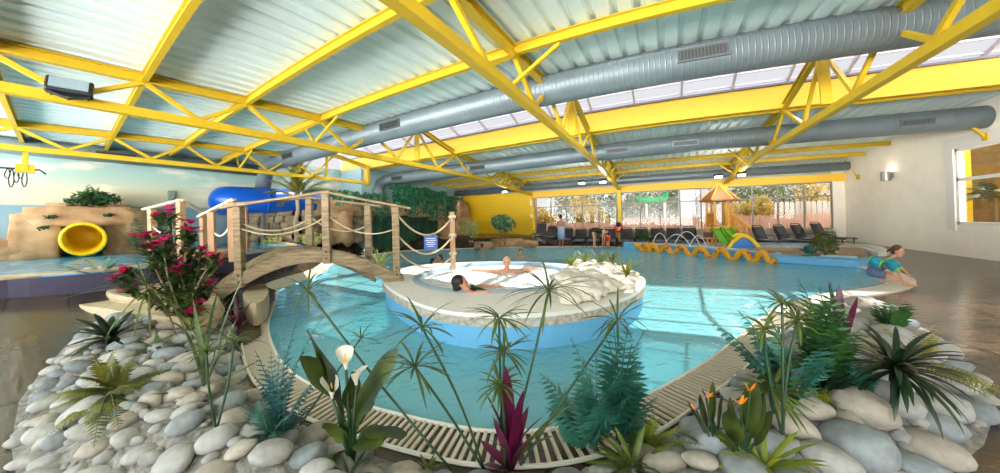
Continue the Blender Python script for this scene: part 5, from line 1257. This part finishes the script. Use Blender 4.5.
# palm of the room behind the right window
B=V(10.5,13.7,0); t=thing('palm_tree','palm plant standing in the room behind the right window','palm',tuple(B)); mb=MB(); mb.tube([B,B+V(0,0,1.9)],[.07,.05],8); mb.build('trunk',BARK,t)
for i in range(14):
    mb=MB(); mb.frond(B+V(0,0,1.9),i*2.4,.2+.08*i,1.1,1.4,.3,22,.14,.01,sweep=.8); mb.build('frond',lm('indoor_palm_frond',(.20,.30,.12),(.10,.18,.08)),t)
# ------------------------------------------------------------ people
SKIN=mat('skin_light',(.82,.60,.47),.55,var=.05,scale=9); SKIN2=mat('skin_tan',(.72,.49,.36),.55,var=.05,scale=9); HAIRD=mat('dark_hair',(.09,.06,.05),.5,bump=.5,bscale=60); HAIRB=mat('brown_hair',(.30,.18,.11),.5,bump=.5,bscale=60); EYE=mat('eye_dark',(.06,.04,.04),.2)
def cap(mb,a,b,r0,r1,n=10):
    a=Vector(a);b=Vector(b); m=[a.lerp(b,t) for t in (0,.25,.5,.75,1)]; mb.tube(m,[lerp(r0,r1,t) for t in (0,.25,.5,.75,1)],n); mb.ell(a,r0,None,n,6); mb.ell(b,r1,None,n,6)
def remesh(o,vox,sm=3):
    m=o.modifiers.new('r','REMESH'); m.mode='VOXEL'; m.voxel_size=vox; m.use_smooth_shade=True
    s=o.modifiers.new('s','SMOOTH'); s.factor=.5; s.iterations=sm
    return o
class Fig:
    def __init__(s,o,fwd,scale=1.0): s.o=Vector(o); s.f=Vector(fwd).normalized(); s.l=V(-s.f.y,s.f.x,0); s.k=scale; s.M=Matrix((s.f,s.l,V(0,0,1))).transposed()
    def __call__(s,x,y,z): return s.o+(s.f*x+s.l*y+V(0,0,z))*s.k
def hand(mb,F,w,d,side,k=1.0,curl=.3):
    """palm, four fingers and a thumb, in the figure's own frame"""
    w=Vector(w); d=Vector(d).normalized(); s=V(0,1,0) if abs(d.y)<.8 else V(1,0,0); s=(s-d*s.dot(d)).normalized(); n=d.cross(s)
    T=lambda p:F(*p)
    cap(mb,T(w),T(w+d*.07*k),.026*k*F.k,.032*k*F.k,8)
    for i,L in enumerate((.062,.072,.068,.052)):
        a=w+d*.075*k+s*(i-1.5)*.019*k; b=a+d*L*.55*k; c=b+(d*(1-curl)-n*curl)*L*.5*k; cap(mb,T(a),T(b),.009*k*F.k,.0085*k*F.k,6); cap(mb,T(b),T(c),.0085*k*F.k,.007*k*F.k,6)
    a=w+d*.02*k+s*side*.025*k; b=a+(d*.6+s*side*.8)*.04*k; cap(mb,T(a),T(b),.011*k*F.k,.009*k*F.k,6)
def head(mb,F,c,look,k=1.0):
    """skull, jaw, nose and ears; look = unit direction in the figure's frame"""
    c=Vector(c); d=Vector(look).normalized(); s=V(0,0,1).cross(d).normalized(); u=d.cross(s).normalized(); 
    def T(x,y,z): return F(*(c+(d*x+s*y+u*z)*k))
    A=Matrix((F.M@d,F.M@s,F.M@u)).transposed(); q=k*F.k
    mb.ell(T(0,0,.02),(.098*q,.077*q,.105*q),A,16,11); mb.ell(T(.028,0,-.055),(.066*q,.056*q,.062*q),A,12,8)
    cap(mb,T(.088,0,.005),T(.106,0,-.022),.010*q,.015*q,6)
    for sg in (-1,1): mb.ell(T(-.005,sg*.078,-.012),(.018*q,.010*q,.03*q),A,8,6)
    cap(mb,T(.082,-.018,-.062),T(.082,.018,-.062),.009*q,.009*q,6)
    return T,A,q
def face(t,T,q):
    for sg in (-1,1): mb=MB(); mb.ell(T(.083,sg*.032,.012),.011*q,None,8,6); mb.build('eye',EYE,t,smooth=True)
def hair(t,T,A,q,m,back=.0,long=0):
    mb=MB(); mb.ell(T(-.022,0,.045),(.100*q,.086*q,.098*q),A,14,9); mb.ell(T(-.05,0,-.005),(.07*q,.08*q,.085*q),A,12,8)
    if long: cap(mb,T(-.07,0,-.03),T(-.09,0,-long),.06*q,.025*q,8)
    return remesh(mb.build('hair',m,t),.012,2)
# standing man with striped wrap
B=G(562,247.5,0); F=Fig((B.x,B.y,floorz(B.x,B.y)+.03),(.35,1,0)); t=thing('person','bare-backed man with a blue striped towel round his waist, standing by the loungers','person',tuple(F.o))
mb=MB()
for s in (-1,1):
    cap(mb,F(0,.10*s,.92),F(.02,.10*s,.50),.085,.058); cap(mb,F(.02,.10*s,.50),F(-.01,.10*s,.09),.055,.036); cap(mb,F(-.03,.10*s,.04),F(.15,.11*s,.03),.038,.028)
cap(mb,F(0,-.07,.95),F(0,.07,.95),.13,.13); cap(mb,F(0,0,1.0),F(.0,0,1.25),.13,.15); cap(mb,F(0,-.13,1.38),F(0,.13,1.38),.085,.085); cap(mb,F(-.01,0,1.4),F(0,0,1.55),.06,.055)
sh=[(0,-.20,1.42),(0,.20,1.42)]
cap(mb,F(*sh[0]),F(.06,-.28,1.16),.055,.042); cap(mb,F(.06,-.28,1.16),F(.24,-.16,1.20),.040,.028); hand(mb,F,(.26,-.14,1.21),(.6,.7,.2),1)
cap(mb,F(*sh[1]),F(-.02,.28,1.14),.055,.042); cap(mb,F(-.02,.28,1.14),F(.10,.27,.92),.040,.028); hand(mb,F,(.11,.27,.90),(.2,0,-1),1)
T,A,q=head(mb,F,(.02,0,1.66),(1,.2,0)); remesh(mb.build('body',SKIN2,t),.016); face(t,T,q); hair(t,T,A,q,HAIRD)
STR=mat('blue_white_stripes',(.25,.38,.62),.8); _n=STR.node_tree; wv=_n.nodes.new('ShaderNodeTexWave'); wv.inputs['Scale'].default_value=5; wv.bands_direction='DIAGONAL'; tcc=_n.nodes.new('ShaderNodeTexCoord'); _n.links.new(tcc.outputs['Object'],wv.inputs['Vector']); rr=_n.nodes.new('ShaderNodeValToRGB'); rr.color_ramp.elements[0].color=(*lin((.20,.33,.58)),1); rr.color_ramp.elements[1].color=(*lin((.80,.84,.90)),1); rr.color_ramp.elements[0].position=.4; rr.color_ramp.elements[1].position=.6; _n.links.new(wv.outputs['Fac'],rr.inputs[0]); _n.links.new(rr.outputs[0],_n.nodes['Principled BSDF'].inputs['Base Color'])
mb=MB(); mb.lathe([(.165,1.12),(.19,1.05),(.20,.8),(.21,.42),(.20,.42),(.18,.8)],F(0,0,0),n=18); mb.build('towel_wrap',STR,t,smooth=True)
mb=MB(); cap(mb,F(.10,-.18,1.48),F(.16,-.20,1.15),.07,.09); cap(mb,F(-.08,-.18,1.44),F(.08,-.18,1.50),.05,.06); remesh(mb.build('carried_towel',mat('pale_towel',(.78,.80,.84),.9),t),.02)
# bending bather
B=G(600,248.5,0); F=Fig((B.x-.25,B.y,floorz(B.x,B.y)+.03),(1,-.1,0)); t=thing('person','woman in black swimsuit bending down to the pool edge by the middle column','person',tuple(F.o))
mb=MB()
for s in (-1,1):
    cap(mb,F(-.05,.09*s,.86),F(0,.09*s,.48),.085,.055); cap(mb,F(0,.09*s,.48),F(-.03,.10*s,.08),.052,.034); cap(mb,F(-.04,.10*s,.04),F(.13,.11*s,.03),.034,.025)
    cap(mb,F(.50,.17*s,.80),F(.46,.19*s,.50),.045,.035); cap(mb,F(.46,.19*s,.50),F(.44,.16*s,.24),.034,.024); hand(mb,F,(.44,.16*s,.22),(0,0,-1),-s)
cap(mb,F(-.06,-.06,.90),F(-.06,.06,.90),.125,.125); cap(mb,F(0,0,.92),F(.45,0,.86),.12,.12); cap(mb,F(.48,-.11,.84),F(.48,.11,.84),.07,.07); cap(mb,F(.52,0,.83),F(.62,0,.76),.05,.048)
T,A,q=head(mb,F,(.68,0,.67),(.55,0,-.8)); remesh(mb.build('body',SKIN,t),.016); face(t,T,q); hair(t,T,A,q,HAIRD)
mb=MB(); cap(mb,F(-.06,-.06,.90),F(-.06,.06,.90),.137,.137); cap(mb,F(0,0,.925),F(.42,0,.865),.132,.128); remesh(mb.build('swimsuit',mat('black_swimwear',(.03,.03,.04),.6),t),.018)
# small child in red
B=G(608,248,0); F=Fig((B.x,B.y+.05,floorz(B.x,B.y)+.03),(-.6,-1,0),.52); t=thing('person','small child in red swimwear standing next to the bending woman','person',tuple(F.o))
mb=MB()
for s in (-1,1): cap(mb,F(0,.09*s,.85),F(.03,.09*s,.45),.09,.065); cap(mb,F(.03,.09*s,.45),F(0,.09*s,.08),.06,.045); cap(mb,F(0,.1*s,.04),F(.14,.11*s,.03),.045,.035); cap(mb,F(0,.2*s,1.2),F(.05,.28*s,.95),.05,.04); cap(mb,F(.05,.28*s,.95),F(.15,.25*s,.75),.04,.03); hand(mb,F,(.16,.25*s,.73),(.4,0,-.9),-s)
cap(mb,F(0,0,.9),F(0,0,1.15),.15,.14); cap(mb,F(0,-.12,1.2),F(0,.12,1.2),.08,.08); cap(mb,F(0,0,1.2),F(0,0,1.4),.06,.06)
T,A,q=head(mb,F,(.02,0,1.55),(1,0,-.1),1.35); remesh(mb.build('body',SKIN,t),.010); face(t,T,q); hair(t,T,A,q,HAIRB)
mb=MB(); cap(mb,F(0,-.05,.82),F(0,.05,.82),.155,.155); cap(mb,F(0,0,.9),F(0,0,1.2),.165,.155); remesh(mb.build('swimsuit',mat('red_swimwear',(.85,.10,.14),.6),t),.012)
# swimmers
def swimmer(px,z,look,label,hm,bald=False,k=1.0,tilt=0,sk=SKIN,hz_=.17):
    P_=G(px[0],px[1],z); F=Fig((P_.x,P_.y,z),look); t=thing('person',label,'person',tuple(F.o)); mb=MB()
    cap(mb,F(0,-.16,-.06),F(0,.16,-.06),.085,.085); cap(mb,F(0,0,-.35),F(0,0,-.08),.14,.13); cap(mb,F(0,0,-.05),F(.01,0,.08),.055,.052)
    for s in (-1,1): cap(mb,F(0,.2*s,-.08),F(.12,.30*s,-.28),.05,.04); cap(mb,F(.12,.30*s,-.28),F(.34,.22*s,-.16),.038,.027); hand(mb,F,(.36,.22*s,-.15),(1,0,0),-s)
    T,A,q=head(mb,F,(.02,0,hz_),(1,0,0),k); remesh(mb.build('body',sk,t),.014); face(t,T,q)
    if not bald: hair(t,T,A,q,hm)
    return t
swimmer((521,257),0,(.6,-1,0),'dark-haired man swimming in the far pool in front of the loungers',HAIRD,k=1.15)
swimmer((433,267),0,(.9,.5,0),'dark-haired swimmer nearer the rope fence, left of a pair',HAIRD,k=1.1)
swimmer((440,262.5),0,(-.5,-.9,0),'swimmer facing the other one beyond the rope fence, right of a pair',HAIRB,k=1.1)
swimmer((482,249.5),0,(.3,1,0),'dark head of a swimmer close to the waterside boulders',HAIRD,k=1.1)
# bald man in the hot tub, arms on the rim
P_=G(507,272,.42); F=Fig((P_.x,P_.y,.42),(-P_.x,-P_.y,0)); t=thing('person','bald man sitting in the hot tub with his arms spread in the foam','person',tuple(F.o)); mb=MB()
cap(mb,F(0,-.17,-.02),F(0,.17,-.02),.085,.085); cap(mb,F(0,0,-.40),F(0,0,-.05),.15,.14); cap(mb,F(0,0,0),F(.01,0,.12),.062,.058)
for s in (-1,1): cap(mb,F(0,.22*s,-.01),F(.02,.46*s,.03),.052,.042); cap(mb,F(.02,.46*s,.03),F(.05,.68*s,.055),.040,.028); hand(mb,F,(.05,.70*s,.06),(.1,s,-.1),1)
T,A,q=head(mb,F,(.02,0,.22),(1,0,0),1.12); remesh(mb.build('body',SKIN,t),.014); face(t,T,q)
# woman with dark hair leaning back in the tub
P_=G(463,293,.42); F=Fig((P_.x,P_.y,.42),(.75,.62,0)); t=thing('person','woman with wet dark hair lying back in the near side of the hot tub','person',tuple(F.o)); mb=MB()
cap(mb,F(.10,-.15,.0),F(.10,.15,.0),.075,.075); cap(mb,F(.12,0,-.02),F(.50,0,-.14),.12,.10); cap(mb,F(.02,0,.06),F(.10,0,.01),.05,.055)
for s in (-1,1): cap(mb,F(.12,.19*s,.01),F(.36,.25*s,.035),.045,.036); cap(mb,F(.36,.25*s,.035),F(.56,.17*s,.03),.035,.025); hand(mb,F,(.58,.16*s,.03),(1,-.2*s,0),s)
for s in (-1,1): cap(mb,F(.5,.08*s,-.16),F(.85,.1*s,-.10),.07,.05); cap(mb,F(.85,.1*s,-.10),F(1.15,.1*s,-.35),.05,.035)
T,A,q=head(mb,F,(-.04,0,.16),(.85,-.1,.25),1.12); remesh(mb.build('body',SKIN,t),.012); face(t,T,q)
mb=MB(); mb.ell(T(-.022,0,.035),(.108*q,.094*q,.102*q),A,14,9); mb.ell(T(-.055,0,-.02),(.075*q,.088*q,.095*q),A,12,8); cap(mb,T(-.08,0,-.06),T(-.12,.02,-.13),.055*q,.03*q,8); remesh(mb.build('hair',HAIRD,t),.011,2)
mb=MB(); cap(mb,F(.16,-.10,.03),F(.16,.10,.03),.075,.075); cap(mb,F(.2,0,-.03),F(.5,0,-.14),.125,.106); remesh(mb.build('swimsuit',mat('black_swimwear',(.03,.03,.04)),t),.014)
# child with arm floats
B=G(889,279.5,.12); az=math.atan2(B.x,B.y); F=Fig((B.x,B.y,floorz(B.x,B.y)+.03),(math.cos(az),-math.sin(az),0),1.0)
t=thing('person','small child with blue and green arm floats crouching on the white pool edge','person',tuple(F.o)); mb=MB()
cap(mb,F(-.24,-.06,.24),F(-.24,.06,.24),.105,.105); cap(mb,F(-.22,0,.27),F(.0,0,.46),.095,.09); cap(mb,F(.01,-.08,.50),F(.01,.08,.50),.055,.055); cap(mb,F(.02,0,.51),F(.08,0,.60),.04,.038)
cap(mb,F(-.24,-.08,.22),F(.04,-.14,.17),.070,.052); cap(mb,F(.04,-.14,.17),F(.28,-.13,.06),.048,.032); cap(mb,F(.29,-.13,.035),F(.41,-.13,.03),.03,.022)
cap(mb,F(-.24,.08,.22),F(.02,.12,.20),.070,.052); cap(mb,F(.02,.12,.20),F(-.12,.12,.05),.048,.034); cap(mb,F(-.12,.12,.035),F(-.0,.13,.03),.03,.022)
cap(mb,F(.02,-.11,.50),F(.12,-.19,.36),.038,.032); cap(mb,F(.12,-.19,.36),F(.20,-.17,.12),.030,.022); hand(mb,F,(.205,-.165,.10),(.35,0,-.9),1,.72)
cap(mb,F(.0,.11,.50),F(.16,.17,.38),.038,.032); cap(mb,F(.16,.17,.38),F(.30,.12,.20),.030,.022); hand(mb,F,(.31,.12,.19),(.7,0,-.5),-1,.72)
T,A,q=head(mb,F,(.14,0,.70),(.9,-.35,-.15),.98); remesh(mb.build('body',SKIN,t),.008); face(t,T,q); hair(t,T,A,q,HAIRB)
mb=MB(); cap(mb,T(-.1,0,.04),T(-.17,0,-.04),.035*q,.02*q,8); mb.build('ponytail',HAIRB,t,smooth=True)
mb=MB(); cap(mb,F(-.24,-.06,.24),F(-.24,.06,.24),.120,.120); cap(mb,F(-.22,0,.27),F(-.12,0,.36),.108,.104); cap(mb,F(-.22,-.09,.21),F(-.08,-.12,.19),.088,.078); cap(mb,F(-.22,.09,.21),F(-.08,.12,.19),.088,.078); remesh(mb.build('shorts',mat('grey_blue_shorts',(.38,.44,.58),.8),t),.012)
TF=mat('teal_float',(.05,.45,.58),.35,col2=(.10,.62,.72),scale=14); LG=mat('lime_float',(.45,.85,.25),.4)
for (a,b) in (((.00,-.16,.50),(.13,-.22,.35)),((-.27,-.12,.50),(-.12,-.16,.44))):
    a=F(*a);b=F(*b); d=(b-a).normalized(); mb=MB(); L=(b-a).length; mb.lathe([(.045,-.02),(.085,-.02),(.105,.02),(.108,L*.5),(.105,L-.02),(.085,L+.02),(.045,L+.02)],a,d,16,closed=True); mb.build('arm_float',TF,t,smooth=True)
    for z in (-.012,L+.012): mb=MB(); mb.lathe([(.075+.018*math.cos(u),z+.018*math.sin(u)) for u in [2*PI*i/8 for i in range(8)]],a,d,16,closed=True); mb.build('float_rim',LG,t,smooth=True)
cap_=MB(); cap(cap_,F(-.02,-.10,.50),F(-.20,-.14,.47),.036,.03); cap_.build('sleeve_strap',TF,t,smooth=True)
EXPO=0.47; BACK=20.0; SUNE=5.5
# ------------------------------------------------------------ light
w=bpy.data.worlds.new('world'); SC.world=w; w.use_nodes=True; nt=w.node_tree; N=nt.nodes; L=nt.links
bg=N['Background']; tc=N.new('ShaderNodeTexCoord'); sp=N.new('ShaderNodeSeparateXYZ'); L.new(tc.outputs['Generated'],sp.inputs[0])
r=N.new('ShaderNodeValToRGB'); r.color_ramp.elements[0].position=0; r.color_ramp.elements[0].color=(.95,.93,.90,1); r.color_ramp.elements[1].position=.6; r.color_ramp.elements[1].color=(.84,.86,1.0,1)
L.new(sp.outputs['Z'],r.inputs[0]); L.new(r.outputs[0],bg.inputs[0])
# added fill: world boosted behind the camera, strongest below the horizon
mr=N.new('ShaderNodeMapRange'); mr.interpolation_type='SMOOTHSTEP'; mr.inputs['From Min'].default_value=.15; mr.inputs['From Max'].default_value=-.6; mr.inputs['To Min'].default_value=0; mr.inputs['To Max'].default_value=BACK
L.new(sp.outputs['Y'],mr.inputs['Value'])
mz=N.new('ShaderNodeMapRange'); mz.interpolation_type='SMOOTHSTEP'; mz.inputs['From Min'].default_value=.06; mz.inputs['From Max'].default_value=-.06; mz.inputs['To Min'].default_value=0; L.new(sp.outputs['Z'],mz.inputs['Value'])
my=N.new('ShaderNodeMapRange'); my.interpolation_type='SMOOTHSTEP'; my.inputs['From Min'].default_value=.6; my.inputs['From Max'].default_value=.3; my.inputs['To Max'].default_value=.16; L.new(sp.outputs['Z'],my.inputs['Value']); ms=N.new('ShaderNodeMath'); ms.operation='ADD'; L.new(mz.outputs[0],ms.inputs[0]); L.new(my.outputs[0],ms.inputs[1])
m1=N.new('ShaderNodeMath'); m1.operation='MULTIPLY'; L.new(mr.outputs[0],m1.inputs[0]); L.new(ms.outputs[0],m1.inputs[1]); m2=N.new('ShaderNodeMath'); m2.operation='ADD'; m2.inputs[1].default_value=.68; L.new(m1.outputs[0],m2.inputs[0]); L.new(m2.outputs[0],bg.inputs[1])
s=bpy.data.lights.new('sun','SUN'); s.energy=SUNE; s.angle=.01; s.color=(1,.93,.82); so=bpy.data.objects.new('sun',s); COL.objects.link(so)
d=V(-.25,-.42,-1).normalized(); so.rotation_euler=d.to_track_quat('-Z','Y').to_euler()
SC.view_settings.exposure=EXPO
SC.cycles.max_bounces=8; SC.cycles.transparent_max_bounces=12; SC.cycles.use_denoising=True
try: SC.cycles.sample_clamp_indirect=6
except Exception: pass
SC.cycles.caustics_reflective=False; SC.cycles.caustics_refractive=False

pl=bpy.data.lights.new('next_room_fill','POINT'); pl.energy=170; pl.shadow_soft_size=.3; pl.color=(1,.9,.7); po=bpy.data.objects.new('next_room_fill',pl); po.location=(11.6,10.2,3.3); COL.objects.link(po)  # unseen fill light, added to brighten the room behind the right window
